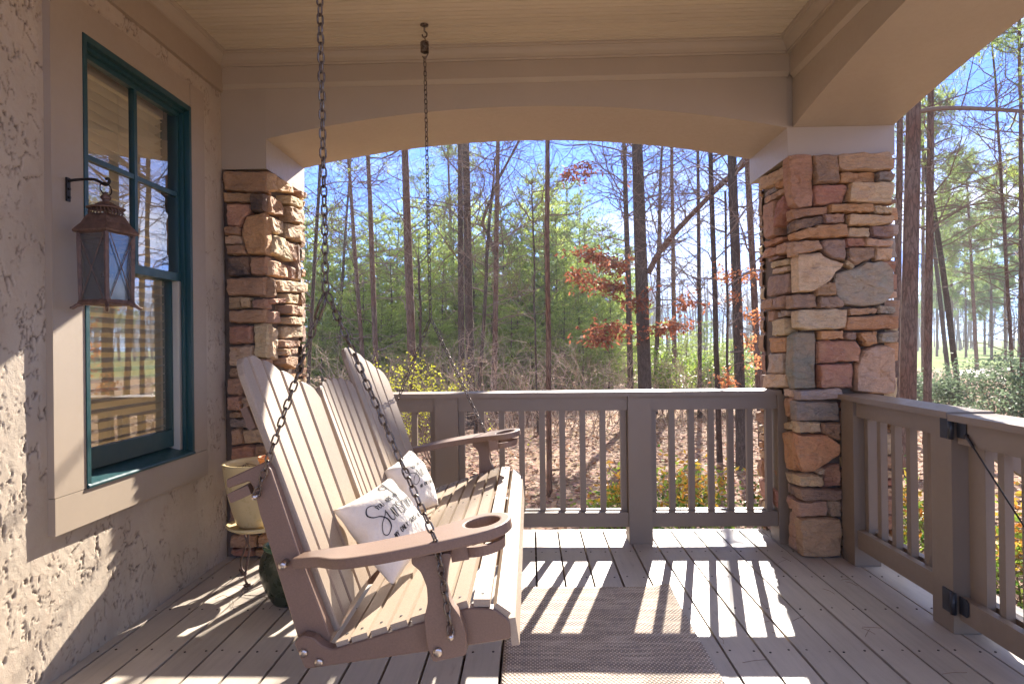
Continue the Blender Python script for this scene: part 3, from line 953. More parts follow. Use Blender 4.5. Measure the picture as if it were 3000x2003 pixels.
# stair railing outside the gate, going down towards the garden
ST = Thing('stair_railing', 'pair of sloping taupe stair rails just outside the gate', 'railing', (2.3, 2.75, -0.8))
sx = np.array([1.0, 0.0, -0.62]); sx /= np.linalg.norm(sx)
nx = np.array([0.62, 0, 1.0]); nx /= np.linalg.norm(nx)
for zz, hh in ((0.775, .045), (0.05, .05)):
    c0 = np.array([1.93, 2.80, zz]); c1 = c0 + sx * 1.75
    ST.part('sloping_rail', oriented_box((c0 + c1) / 2, sx * .875, np.array([0, .02, 0]), nx * hh, .003), M_R)
p = np.array([1.93, 2.8, 0]) + sx * 1.75
ST.part('post', box(p[0] - .06, p[0] + .06, 2.775, 2.895, -1.1, p[2] + .85, .004), M_R)
STEP = Thing('porch_steps', 'taupe wooden steps going down outside the gate', 'steps', (2.5, 2.2, -.8))
for k in range(4):
    STEP.part('tread', box(2.105 + k * .28, 2.40 + k * .28, 1.62, 2.77, -.17 * (k + 1) - .03, -.17 * (k + 1), .004), M_DECK)
STEP.part('stringer', prism([(2.105, -.03), (3.3, -.78), (3.3, -1.0), (2.9, -1.0), (2.105, -.32)], 'y', 2.772, 2.795), M_TRIM)
# ------------------------------------------------------------------ porch swing
def poly_lumber(name, col, var=0.07):
    t = NT(name)
    v = t.world((1, 1, 1))
    n1 = t.noise(v, 220, 3, 0.7)
    n2 = t.noise(v, 5, 4, 0.6)
    oi = t.node('ObjectInfo')
    c = t.mix(1.0, col, t.ramp(n1, [(0.3, 0.78), (0.7, 1.0)]), 'MULTIPLY')
    c = t.mix(1.0, c, t.ramp(n2, [(0.3, 1 - var), (0.7, 1.0)]), 'MULTIPLY')
    c = t.mix(1.0, c, t.ramp(oi.outputs['Random'], [(0, 0.86), (1, 1.0)]), 'MULTIPLY')
    return t.done(c, 0.55, t.bump(n1, 0.12, 0.002))


M_SL = poly_lumber('weathered_tan_lumber', rgb(176, 155, 131))
M_FR = poly_lumber('brown_lumber', rgb(136, 106, 86))
M_STEEL = NT('stainless_bolt').done(rgb(190, 178, 168), 0.3, metal=1.0)
SWB = np.array([-.35, 1.68, .386])
SW = Thing('porch_swing', 'two tone slatted wooden porch swing hanging on chains', 'porch swing', tuple(SWB))
YN, YF = 1.68, 3.36


def mir(y): return YN + YF - y


def rounded(poly, r=0.012, n=3):
    out = []
    m = len(poly)
    for i in range(m):
        p0, p1, p2 = (np.array(poly[(i + k - 1) % m], float) for k in range(3))
        a, c = p0 - p1, p2 - p1
        la, lc = np.linalg.norm(a), np.linalg.norm(c)
        rr = min(r, la * .4, lc * .4)
        s, e = p1 + a / la * rr, p1 + c / lc * rr
        for k in range(n + 1):
            t = k / n
            out.append(tuple((1 - t) ** 2 * s + 2 * t * (1 - t) * p1 + t * t * e))
    return out


# stringers (side, two middle, side)
stringer = rounded([(-.594, .386), (-.624, .456), (-.602, .474), (-.572, .468), (-.548, .446), (-.520, .437), (-.30, .503), (-.165, .545), (-.10, .542), (-.062, .512), (-.058, .466), (-.10, .458)], .008, 2)
for a in (1.670, 2.23, 2.79, mir(1.670) - .034):
    SW.part('stringer', prism(stringer, 'y', a, a + .034, .003), M_FR)
# seat slats
edge = [(-.516, .452), (-.476, .466), (-.424, .482), (-.3715, .499), (-.319, .517), (-.2665, .533), (-.214, .549), (-.155, .565)]
slat_w = .0435
for i, (x, z) in enumerate(edge):
    ax = np.array([math.cos(.30), 0, math.sin(.30)]) if i < 7 else np.array([1.0, 0, 0.0])
    wv = slat_w if i else .034
    nz = np.array([-ax[2], 0, ax[0]])
    c = np.array([x, (YN + YF) / 2, z]) + ax * wv / 2 - nz * .010
    s = SW.part('seat_slat', oriented_box(c, ax * wv / 2, np.array([0, (YF - YN) / 2 + .002, 0]), nz * .010, .0045), M_SL)
ax = np.array([.82, 0, -.57]); nz = np.array([.57, 0, .82])
SW.part('seat_slat', oriented_box(np.array([-.076, 2.52, .5425]) - nz * .010, ax * .0225, np.array([0, .842, 0]), nz * .010, .0045), M_SL)
ax = np.array([.14, 0, -.99]); nz = np.array([.99, 0, .14])
SW.part('seat_slat', oriented_box(np.array([-.042, 2.52, .482]) - nz * .010, ax * .036, np.array([0, .842, 0]), nz * .010, .0045), M_SL)
M_SCRH = NT('dark_screw').done(rgb(50, 42, 38), 0.5, metal=0.6)
hs = []
for i, (x, z) in enumerate(edge):
    for yy in (1.715, 2.247, 2.807, mir(1.715)):
        cx_, cz_ = (x + .022 * math.cos(.3), z + .022 * math.sin(.3)) if i < 7 else (x + .022, z)
        hs.append(lathe([(.0042, -.002), (.0042, .0012), (.0001, .0012)], (cx_, yy, cz_), 8))
SW.part('screw', join(*hs), M_SCRH, kind='stuff')

# arm posts
legp = [(-.306, .690), (-.306, .672), (-.284, .655), (-.268, .615), (-.266, .575), (-.276, .535), (-.270, .47), (-.255, .424), (-.169, .442), (-.172, .50), (-.186, .542), (-.208, .572), (-.220, .612), (-.214, .66), (-.205, .700)]
sl = .169
for side in (0, 1):
    f_ = (lambda y: y) if side == 0 else mir
    a, b_ = sorted((f_(1.632), f_(1.667)))
    post = SW.part('arm_post', prism(rounded(legp, .010, 3), 'y', a, b_, .004, 2), M_FR)
    for (bx_, bz_) in ((-.242, .451),):
        y_ = f_(1.632)
        s_ = -1 if side == 0 else 1
        SW.part('bolt', tube([(bx_, y_ - s_ * .004, bz_), (bx_, y_ + s_ * .006, bz_), (bx_, y_ + s_ * .0075, bz_)], [.0115, .0115, .006], 14), M_STEEL, post, smooth=True)
    # arm board: outline in plan, then laid on its slope
    outer = [(-.632, 1.683), (-.60, 1.672), (-.553, 1.655), (-.51, 1.622), (-.466, 1.603), (-.41, 1.597), (-.354, 1.596), (-.25, 1.606), (-.17, 1.618), (-.115, 1.634), (-.078, 1.660)]
    inner = [(-.060, 1.700), (-.058, 1.735), (-.072, 1.772), (-.10, 1.797), (-.14, 1.803), (-.18, 1.79), (-.212, 1.772), (-.27, 1.745), (-.324, 1.727), (-.40, 1.718), (-.46, 1.718), (-.52, 1.724), (-.58, 1.73), (-.632, 1.728)]
    plan = smooth_path([(x, y, 0) for x, y in outer + inner], 2)[:, :2]
    hc, hr = np.array([-.133, 1.722]), .047

    def armtop(x): return .669 + sl * (x + .632)
    # triangulated board with a round hole: two rings bridged
    k = len(plan)
    ang = np.arctan2(plan[:, 1] - hc[1], plan[:, 0] - hc[0])
    bm = bmesh.new()
    N = 28
    circ = [(hc[0] + hr * math.cos(q), hc[1] + hr * math.sin(q)) for q in np.arange(N) * 2 * math.pi / N]
    for zoff in (0,):
        vo = [bm.verts.new((x, f_(y), armtop(x))) for x, y in plan]
        vi = [bm.verts.new((x, f_(y), armtop(x))) for x, y in circ]
        eds = [bm.edges.new((vo[i], vo[(i + 1) % k])) for i in range(k)] + [bm.edges.new((vi[i], vi[(i + 1) % N])) for i in range(N)]
        bmesh.ops.triangle_fill(bm, use_beauty=True, use_dissolve=False, edges=eds)
    bmesh.ops.recalc_face_normals(bm, faces=bm.faces)
    r_ = bmesh.ops.extrude_face_region(bm, geom=list(bm.faces))
    for q in [x for x in r_['geom'] if isinstance(x, bmesh.types.BMVert)]:
        q.co.z -= .028; q.co.x += .028 * sl
    bmesh.ops.recalc_face_normals(bm, faces=bm.faces)
    bev_bm(bm, .005, 2, 50)
    SW.part('armrest', from_bm(bm), M_FR)
    # strap of the cup holder slung below the hole
    cup = []
    ring = []
    for q in np.linspace(-2.2, 2.2, 24):
        ring.append((hc[0] + .062 * math.cos(q), f_(hc[1] - .062 * math.sin(q))))
    zb = armtop(hc[0]) - .072
    vv, ff = [], []
    for (x, y) in ring:
        dx, dy = x - hc[0], y - f_(hc[1])
        L = math.hypot(dx, dy)
        for rr, z in ((1, 0), (1, .026), (.78, .026), (.78, 0)):
            vv.append((hc[0] + dx * rr, f_(hc[1]) + dy * rr, zb + z + sl * (hc[0] + dx * rr - hc[0])))
    for i in range(len(ring) - 1):
        for j in range(4):
            ff.append((4 * i + j, 4 * i + (j + 1) % 4, 4 * i + 4 + (j + 1) % 4, 4 * i + 4 + j))
    ff += [(0, 1, 2, 3), (4 * len(ring) - 4, 4 * len(ring) - 1, 4 * len(ring) - 2, 4 * len(ring) - 3)]
    ch = SW.part('cup_holder', join((vv, ff), oriented_box((-.190, f_(1.722), armtop(-.19) - .050), (.022, 0, .022 * sl), (0, .055, 0), (-.026 * sl, 0, .026), .003)), M_FR)
    # upright of the back, with the rear bracket at its top
    up = rounded([(-.612, .405), (-.548, .425), (-.536, .448), (-.620, .68), (-.692, .900), (-.708, .918), (-.812, .872), (-.808, .848), (-.748, .868), (-.738, .85), (-.722, .78), (-.655, .55)], .006, 2)
    a, b_ = sorted((f_(1.7055), f_(1.742)))
    u_ = SW.part('back_upright', prism(up, 'y', a, b_, .003), M_FR)
    y_ = f_(1.7055)
    s_ = -1 if side == 0 else 1
    SW.part('bolt', tube([(-.653, y_ - s_ * .004, .653), (-.653, y_ + s_ * .030, .653), (-.653, y_ + s_ * .0315, .653)], [.0105, .0105, .005], 14), M_STEEL, u_, smooth=True)
    st = f_(1.670)
    for bx_, bz_ in ((-.597, .430), (-.557, .406)):
        SW.part('bolt', tube([(bx_, st - s_ * .004, bz_), (bx_, st + s_ * .006, bz_), (bx_, st + s_ * .0075, bz_)], [.0105, .0105, .005], 14), M_STEEL, u_, smooth=True)
# rails behind the back
SW.part('back_rail', oriented_box((-.778, 2.52, .832), np.array([.028, 0, .012]), np.array([0, .81, 0]), np.array([-.005, 0, .012]), .003), M_FR)
SW.part('back_rail', oriented_box((-.640, 2.52, .60), np.array([.010, 0, .004]), np.array([0, .775, 0]), np.array([-.015, 0, .037]), .003), M_FR)
SW.part('back_rail', oriented_box((-.800, 2.52, 1.02), np.array([.010, 0, .004]), np.array([0, .70, 0]), np.array([-.012, 0, .03]), .003), M_FR)
SW.part('cross_rail', box(-.595, -.56, 1.745, 3.295, .405, .44, .003), M_FR)


def back_x(z, y, yc, hw):
    return -.522 - .35 * (z - .455) - .020 * (1 - min(1, ((y - yc) / hw) ** 2))


def fan(ys, zs, nm):
    yc, hw = (ys[0] + ys[-1]) / 2, (ys[-1] - ys[0]) / 2
    for i in range(len(ys) - 1):
        g = .0062
        ya, yb, za, zb = ys[i] + g, ys[i + 1] - g, zs[i], zs[i + 1]
        k = .94
        ba, bb = yc + (ya - yc) * k, yc + (yb - yc) * k
        m = 5
        tops = [(ya + (yb - ya) * t / m, za + (zb - za) * t / m + .010 * math.sin(math.pi * t / m)) for t in range(m + 1)]
        if i == 0: tops[0] = (tops[0][0], tops[0][1] - .022); tops[1] = (tops[1][0], tops[1][1] - .003)
        if i == len(ys) - 2: tops[-1] = (tops[-1][0], tops[-1][1] - .02); tops[-2] = (tops[-2][0], tops[-2][1] - .003)
        outl = [(ba, .452), (bb, .452)] + tops[::-1]
        bm = bmesh.new()
        th = .019
        fr_ = [bm.verts.new((back_x(z, y, yc, hw), y, z)) for y, z in outl]
        bk = [bm.verts.new((back_x(z, y, yc, hw) - th, y, z - th * .35)) for y, z in outl]
        n = len(outl)
        bm.faces.new(fr_); bm.faces.new(bk[::-1])
        for j in range(n): bm.faces.new((fr_[j], bk[j], bk[(j + 1) % n], fr_[(j + 1) % n]))
        bmesh.ops.recalc_face_normals(bm, faces=bm.faces)
        bev_bm(bm, .004, 1, 40)
        SW.part('back_slat', from_bm(bm), M_SL)


fan([1.725, 1.815, 1.915, 2.025, 2.135, 2.245], [1.172, 1.195, 1.183, 1.145, 1.102, 1.058], 0)
fan([2.262, 2.333, 2.404, 2.475, 2.546, 2.617, 2.685], [1.058, 1.072, 1.080, 1.083, 1.080, 1.072, 1.050], 1)
fan([2.705, 2.822, 2.94, 3.06, 3.18, 3.30], [1.180, 1.199, 1.178, 1.139, 1.095, 1.040], 0)
SW.o.rotation_euler = (0.014, 0, 0)
SW_M = Matrix.Translation(Vector(SWB)) @ Matrix.Rotation(0.014, 4, 'X') @ Matrix.Translation(Vector(-SWB))


def on_swing(p): return np.array(SW_M @ Vector(p))


# ------------------------------------------------------------------ chains
def chain_mat():
    t = NT('chain_steel')
    n = t.noise(t.world(), 60, 5, 0.7)
    c = t.mix(t.ramp(n, [(0.45, 0.0), (0.62, 1.0)]), rgb(124, 114, 104), rgb(88, 70, 58))
    return t.done(c, t.ramp(n, [(0.4, 0.32), (0.65, 0.6)]), t.bump(n, 0.2, 0.001), metal=0.9)


M_CH = chain_mat()
PITCH_L = 0.0245


def link_mesh(L=0.0345, W=0.0205, r=0.0027, seg=5):
    """oval link, long axis z"""
    hw, hl = W / 2 - r, L / 2 - r
    pts = []
    for q in np.linspace(0, math.pi, 6): pts.append((hw * math.cos(q), 0, (hl - hw) + hw * math.sin(q)))
    for q in np.linspace(math.pi, 2 * math.pi, 6): pts.append((hw * math.cos(q), 0, -(hl - hw) + hw * math.sin(q)))
    pts = np.array(pts)
    n = len(pts)
    v, f = [], []
    for i in range(n):
        t = pts[(i + 1) % n] - pts[i - 1]; t /= np.linalg.norm(t)
        u = np.array([0, 1.0, 0]); w_ = np.cross(t, u)
        for q in np.arange(seg) * 2 * math.pi / seg: v.append(pts[i] + r * (math.cos(q) * u + math.sin(q) * w_))
    for i in range(n):
        for j in range(seg): f.append((i * seg + j, ((i + 1) % n) * seg + j, ((i + 1) % n) * seg + (j + 1) % seg, i * seg + (j + 1) % seg))
    return to_mesh('link', (np.array(v), f), M_CH, True)


LINK = link_mesh()


def hang_chain(T, a, b, phase=0, sag=0.0):
    a, b = np.array(a, float), np.array(b, float)
    d = b - a
    L = np.linalg.norm(d)
    n = max(1, int(round(L / PITCH_L)))
    d /= L
    q = Vector(d).to_track_quat('Z', 'X')
    for i in range(n):
        t = (i + .5) / n
        p = a + d * L * t
        p[2] -= sag * 4 * t * (1 - t)
        rot = q.to_matrix().to_4x4() @ Matrix.Rotation((math.pi / 2 if (i + phase) % 2 else 0) + .785 + random.uniform(-.12, .12), 4, 'Z')
        T.inst('link', LINK, Matrix.Translation(Vector(p)) @ rot)


def helix(c, r, pitch, turns, wire, n=14):
    t = np.linspace(0, turns * 2 * math.pi, int(turns * n))
    pts = np.column_stack([c[0] + r * np.cos(t), c[1] + r * np.sin(t), c[2] + pitch * t / (2 * math.pi)])
    return tube(pts, wire, 6)


for nm, ych, label in ((0, 1.648, 'near steel chain carrying the armrest end closest to the viewer'), (1, 3.392, 'far steel chain carrying the swing end by the railing')):
    top = np.array([-.535, ych, CZ - .004])
    T = Thing('swing_chain', label, 'chain', tuple(top), 'chains of the porch swing')
    T.part('hook', join(tube([top + (0, 0, .01), top + (0, 0, -.035)], .005, 8), lathe([(.022, 0), (.022, -.004), (.004, -.006)], tuple(top), 14),
                        tube(smooth_path([top + (0, 0, -.034), top + (.012, 0, -.046), top + (.010, 0, -.062), top + (-.006, 0, -.066), top + (-.012, 0, -.052)], 5), .004, 7)), M_CH, smooth=True)
    T.part('spring', join(helix(top + (0, 0, -.145), .019, .0075, 7, .0036), tube(smooth_path([top + (.019, 0, -.092), top + (.006, 0, -.085), top + (0, 0, -.062)], 4), .0034, 6),
                          tube(smooth_path([top + (.019, 0, -.146), top + (.012, .0, -.165), top + (0, 0, -.180), top + (-.012, 0, -.166)], 4), .0034, 6)), M_CH, smooth=True)
    split = np.array([-.521, ych, 1.362])
    hang_chain(T, top + (0, 0, -.172), split)
    hy = 1.619 if nm == 0 else mir(1.619)
    hole = on_swing((-.242, hy, .736)); low = on_swing((-.206, 1.614 if nm == 0 else mir(1.614), .500))
    rear = on_swing((-.725, 1.690 if nm == 0 else mir(1.690), .832))
    hang_chain(T, split + (.004, 0, -.006), hole, 1)
    hang_chain(T, hole, low, 0, -.012)
    # long loop at the split, then the rear strand
    d = rear - split; d /= np.linalg.norm(d)
    lp = split + d * .075
    sdv = np.cross(d, (0, 1, 0)) * .007
    T.part('loop', join(tube([split + sdv * .4, split + d * .035 + sdv, lp + sdv * .8], .0034, 6), tube([split - sdv * .4, split + d * .035 - sdv, lp - sdv * .8], .0034, 6)), M_CH, smooth=True)
    hang_chain(T, lp, rear, 0)
    s_ = -1 if nm == 0 else 1
    for q in (low, rear): T.part('chain_bolt', tube([q + (0, -s_ * .03, 0), q + (0, s_ * .012, 0), q + (0, s_ * .016, 0)], [.008, .008, .004], 12), M_STEEL, smooth=True)

# ------------------------------------------------------------------ pillows
def cloth_mat():
    t = NT('pillow_cotton')
    v = t.world()
    wv = t.noise(v, 900, 2, 0.5)
    n = t.noise(v, 9, 4, 0.6)
    c = t.mix(t.ramp(n, [(0.35, 0.0), (0.7, 1.0)]), rgb(226, 217, 200), rgb(238, 231, 217))
    m = t.done(c, 0.9, t.bump(t.noise(v, 18, 3, 0.6), 0.35, 0.02, t.bump(wv, 0.15, 0.001)), spec=0.2)
    t.b.inputs['Sheen Weight'].default_value = 0.2
    return m


M_CLOTH = cloth_mat()
M_INK = NT('black_print').done(rgb(34, 32, 34), 0.85)


def pillow(TL, TR, BL, BR, label, thick=.075):
    TL, TR, BL, BR = (np.array(q, float) for q in (TL, TR, BL, BR))
    nrm = np.cross(TR - TL, BL - TL); nrm /= np.linalg.norm(nrm)
    if nrm @ np.array([1, -1, 1.0]) < 0: nrm = -nrm

    def S(u, v, side):
        # pinched outline: edges bow inwards between the corners
        e = .035
        uu = .5 + (u - .5) * (1 - e * 4 * v * (1 - v) * 1.6)
        vv = .5 + (v - .5) * (1 - e * 4 * u * (1 - u) * 1.6)
        p = (TL * (1 - uu) + TR * uu) * (1 - vv) + (BL * (1 - uu) + BR * uu) * vv
        h = (max(0, 4 * u * (1 - u)) ** .55) * (max(0, 4 * v * (1 - v)) ** .55)
        wr = .006 * math.sin(9 * u + 5 * v) * (1 - h) + .004 * math.sin(17 * v - 6 * u) * h * (1 - h) * 3
        return p + nrm * side * thick * h + nrm * wr * min(1, h * 6)
    N = 28
    v, f = [], []
    for side in (1, -1):
        b0 = len(v)
        for i in range(N + 1):
            for j in range(N + 1): v.append(S(i / N, j / N, side))
        for i in range(N):
            for j in range(N):
                q = (b0 + i * (N + 1) + j, b0 + (i + 1) * (N + 1) + j, b0 + (i + 1) * (N + 1) + j + 1, b0 + i * (N + 1) + j + 1)
                f.append(q)
    base = (TL + TR + BL + BR) / 4
    T = Thing('throw_pillow', label, 'pillow', tuple(base), 'white throw pillows on the swing')
    o = T.part('cover', (np.array(v), f), M_CLOTH, smooth=True)
    bm = bmesh.new(); bm.from_mesh(o.data)
    bmesh.ops.remove_doubles(bm, verts=bm.verts, dist=.0004)
    bmesh.ops.recalc_face_normals(bm, faces=bm.faces)
    bm.to_mesh(o.data); bm.free()
    # print
    def ribbon(path, wd):
        pts = smooth_path([(x, y, 0) for x, y in path], 6)[:, :2]
        vv, ff = [], []
        for k in range(len(pts)):
            t = pts[min(k + 1, len(pts) - 1)] - pts[max(k - 1, 0)]
            t = t / (np.linalg.norm(t) + 1e-9)
            m = np.array([-t[1], t[0]])
            ww = wd * (1.0 + .9 * max(0, -t[1]) ** 2 if t[1] < 0 else 1.0)
            for s in (-1, 1):
                q = pts[k] + m * s * ww
                vv.append(S(q[0], 1 - q[1], 1) + nrm * .0016)
        for k in range(len(pts) - 1): ff.append((2 * k, 2 * k + 1, 2 * k + 3, 2 * k + 2))
        return np.array(vv), ff
    gs = []
    # u to the right, v up (0..1); written line by line
    S_ = [(.33, .70), (.29, .75), (.22, .76), (.17, .70), (.20, .63), (.27, .58), (.31, .50), (.29, .41), (.21, .37), (.17, .42), (.22, .50), (.31, .55), (.37, .60)]
    gs.append(ribbon(S_, .0045))
    def hump(x, y0, h, w_): return [(x, y0 + h), (x + .1 * w_, y0), (x + .45 * w_, y0 + .02), (x + .8 * w_, y0 + h), (x + .85 * w_, y0 + .15 * h), (x + w_, y0)]
    uu_ = [(.36, .58), (.35, .48), (.375, .44), (.41, .47), (.43, .58), (.43, .47), (.45, .44)]
    nn_ = [(.46, .58), (.46, .44), (.47, .54), (.50, .59), (.525, .56), (.52, .46), (.54, .44)]
    ss_ = [(.60, .57), (.57, .60), (.55, .56), (.59, .51), (.60, .46), (.57, .42), (.55, .45)]
    hh_ = [(.70, .90), (.64, .93), (.60, .88), (.66, .84), (.70, .88), (.72, .96), (.68, .80), (.64, .55), (.63, .43), (.65, .54), (.68, .58), (.70, .53), (.70, .44)]
    ii_ = [(.735, .57), (.73, .46), (.75, .44)]
    n2_ = [(.77, .57), (.765, .44), (.78, .54), (.81, .58), (.83, .54), (.825, .44)]
    ee_ = [(.85, .50), (.89, .52), (.89, .57), (.86, .58), (.845, .51), (.86, .45), (.92, .45), (.96, .52)]
    for q in (uu_, nn_, ss_, hh_, ii_, n2_, ee_): gs.append(ribbon(q, .0042))
    L = {'Y': [[(0, 1), (.5, .5), (1, 1)], [(.5, .5), (.5, 0)]], 'O': [[(.5, 1), (.05, .75), (.05, .25), (.5, 0), (.95, .25), (.95, .75), (.5, 1)]], 'U': [[(0, 1), (.02, .2), (.5, 0), (.98, .2), (1, 1)]],
         'A': [[(0, 0), (.5, 1)], [(.5, 1), (1, 0)], [(.2, .38), (.8, .38)]], 'R': [[(0, 0), (0, 1)], [(0, 1), (.8, .95), (.8, .55), (0, .5)], [(.3, .5), (1, 0)]], 'E': [[(1, 1), (0, 1)], [(0, 1), (0, 0)], [(0, 0), (1, 0)], [(0, .5), (.8, .5)]],
         'M': [[(0, 0), (.1, 1)], [(.1, 1), (.5, .3)], [(.5, .3), (.9, 1)], [(.9, 1), (1, 0)]], 'N': [[(0, 0), (0, 1)], [(0, 1), (1, 0)], [(1, 0), (1, 1)]], 'L': [[(0, 1), (0, 0)], [(0, 0), (.9, 0)]],
         'S': [[(.95, .85), (.5, 1), (.05, .75), (.5, .5), (.95, .25), (.5, 0), (.05, .15)]], 'H': [[(0, 0), (0, 1)], [(1, 0), (1, 1)], [(0, .5), (1, .5)]], 'I': [[(.5, 0), (.5, 1)]]}
    def block(txt, u, v_, w_, h):
        for ch in txt:
            if ch != ' ':
                for st in L[ch]:
                    gs.append(ribbon([(u + a * w_ * .72, v_ + c * h) for a, c in st], .0034))
            u += w_
    block('YOU ARE MY', .30, .655, .040, .060)
    block('MY ONLY SUNSHINE', .27, .27, .036, .055)
    T.part('print', join(*gs), M_INK)
    return T


def sw_p(px, py, Y): return at(px, py, 'y', Y)


pillow(sw_p(974, 1496, 2.03), sw_p(1142, 1398, 2.27), sw_p(1150, 1716, 1.93), sw_p(1275, 1560, 2.20), 'white pillow printed with sunshine lettering behind the near armrest')
pillow(sw_p(1124, 1380, 2.66), sw_p(1200, 1318, 2.92), sw_p(1205, 1505, 2.58), sw_p(1284, 1478, 2.82), 'white pillow slumped farther along the seat near the railing', .085)

# ------------------------------------------------------------------ rug
def rug_mat():
    t = NT('woven_rug')
    v = t.world()
    sp = t.node('SeparateXYZ', {0: v.outputs[0]})
    def wave(sock, freq, ph):
        a = t.node('Math', {0: sock, 1: freq}, operation='MULTIPLY')
        a2 = t.node('Math', {0: a.outputs[0], 1: ph}, operation='ADD')
        return t.node('Math', {0: a2.outputs[0]}, operation='SINE')
    wx = wave(sp.outputs['X'], 2 * math.pi / .017, 0)
    wy = wave(sp.outputs['Y'], 2 * math.pi / .024, 0)
    pr = t.node('Math', {0: wx.outputs[0], 1: wy.outputs[0]}, operation='MULTIPLY')
    n = t.noise(t.world((1, .12, 1)), 60, 4, .7)
    n2 = t.noise(t.world((.12, 1, 1)), 45, 4, .7)
    k = t.node('Math', {0: pr.outputs[0], 1: n.outputs[0]}, operation='MULTIPLY_ADD')
    k.inputs[2].default_value = .35
    c = t.mix(t.ramp(pr, [(.35, 0.0), (.62, 1.0)]), rgb(140, 126, 114), rgb(232, 214, 194))
    c = t.mix(t.ramp(n, [(.45, 0.0), (.66, .65)]), c, rgb(132, 124, 118))
    c = t.mix(t.ramp(n2, [(.45, 0.0), (.68, .6)]), c, rgb(222, 204, 184))
    return t.done(c, .95, t.bump(pr, .5, .004), spec=.1)


M_RUG = rug_mat()
gx, gy = np.linspace(-.118, .678, 40), np.linspace(1.35, 3.247, 90)
X, Y = np.meshgrid(gx, gy, indexing='ij')
Zr = .0065 + .0035 * fbm(X * 5, Y * 5, 3, 2)
corner = np.exp(-((X - .678) ** 2 + (Y - 3.247) ** 2) / .006)
Zr = Zr + .016 * corner
Xr = X + .004 * (fbm(X * 0 + 3, Y * 6, 8, 2) - .5)
top_ = np.stack([Xr, Y, Zr], -1).reshape(-1, 3)
idx = np.arange(40 * 90).reshape(40, 90)
ff = np.stack([idx[:-1, :-1], idx[1:, :-1], idx[1:, 1:], idx[:-1, 1:]], -1).reshape(-1, 4).tolist()
rg = solo('rug', (top_, ff), M_RUG, 'grey and tan woven runner rug on the deck beside the swing', 'rug', smooth=True)
md = rg.modifiers.new('thick', 'SOLIDIFY'); md.thickness = .005; md.offset = -1
# ------------------------------------------------------------------ lantern on its bracket
M_IRON = NT('black_iron').done(rgb(40, 36, 34), 0.5, metal=0.5)
def rust_mat():
    t = NT('rusted_copper')
    n = t.noise(t.world(), 45, 6, .7)
    c = t.mix(t.ramp(n, [(.35, 0.0), (.65, 1.0)]), rgb(76, 56, 47), rgb(122, 95, 80))
    return t.done(c, t.ramp(n, [(.3, .35), (.7, .65)]), t.bump(n, .3, .002), metal=.25)


M_RUST = rust_mat()
M_LGLASS = None
def lantern_glass():
    t = NT('lantern_glass')
    fres = t.node('Fresnel', {'IOR': 1.45})
    tr = t.node('BsdfTransparent', {'Color': (.9, .93, .93)})
    gl = t.node('BsdfGlossy', {'Roughness': .03})
    f2 = t.node('Math', {0: fres.outputs[0], 1: 2.6}, operation='MULTIPLY', use_clamp=True)
    df = t.node('BsdfDiffuse', {'Color': (.8, .82, .82)})  # whitish diffuse share stands in for bright reflections on the glass
    m1 = t.node('MixShader', {0: f2.outputs[0], 1: tr.outputs[0], 2: gl.outputs[0]})
    m2 = t.node('MixShader', {0: .05, 1: m1.outputs[0], 2: df.outputs[0]})
    t.l.new(m2.outputs[0], t.out.inputs['Surface'])
    return t.m


M_LGLASS = lantern_glass()
LX, LY = -1.602, 2.415
BR = Thing('lantern_bracket', 'black iron scroll bracket screwed to the window casing', 'bracket', (CF, 2.415, 1.80))
zt = 1.862
BR.part('back_plate', box(CF + .001, CF + .007, 2.405, 2.425, 1.785, 1.875, .002), M_IRON)
BR.part('arm', tube(smooth_path([(CF + .006, 2.415, zt), (-1.72, 2.415, zt + .004), (-1.66, 2.415, zt + .006), (-1.632, 2.415, zt - .001), (-1.610, 2.415, zt - .014), (-1.596, 2.415, zt - .016),
                                 (-1.588, 2.415, zt - .005), (-1.592, 2.415, zt + .006), (-1.602, 2.415, zt + .005)], 5), .0055, 8), M_IRON, smooth=True)
for z in (1.80, 1.832): BR.part('screw', tube([(CF + .006, 2.415, z), (CF + .013, 2.415, z)], .005, 10), M_IRON)
LB = 1.404    # bottom of the glass box
LAN = Thing('hanging_lantern', 'rusty metal lantern with crossed wires on glass hanging at the window', 'lantern', (LX, LY, LB - .02))
LAN.part('ring', tube([(LX + .021 * math.cos(q), LY - .021 * math.sin(q) * .6, 1.829 + .022 * math.sin(q)) for q in np.linspace(0, 2 * math.pi, 26)], .0024, 6), M_IRON, smooth=True)
ang0 = math.atan2(LY, LX) - math.pi / 2 + math.pi / 4        # one corner towards the viewer
def sq(r, z, n=4): return [(LX + r * math.cos(ang0 + math.pi / 4 + k * math.pi / 2), LY + r * math.sin(ang0 + math.pi / 4 + k * math.pi / 2), z) for k in range(4)]


def loft(rs):
    v, f = [], []
    for r, z in rs: v += sq(r, z)
    for i in range(len(rs) - 1):
        for j in range(4): f.append((4 * i + j, 4 * i + (j + 1) % 4, 4 * i + 4 + (j + 1) % 4, 4 * i + 4 + j))
    f.append((3, 2, 1, 0)); n = 4 * (len(rs) - 1); f.append((n, n + 1, n + 2, n + 3))
    return np.array(v), f


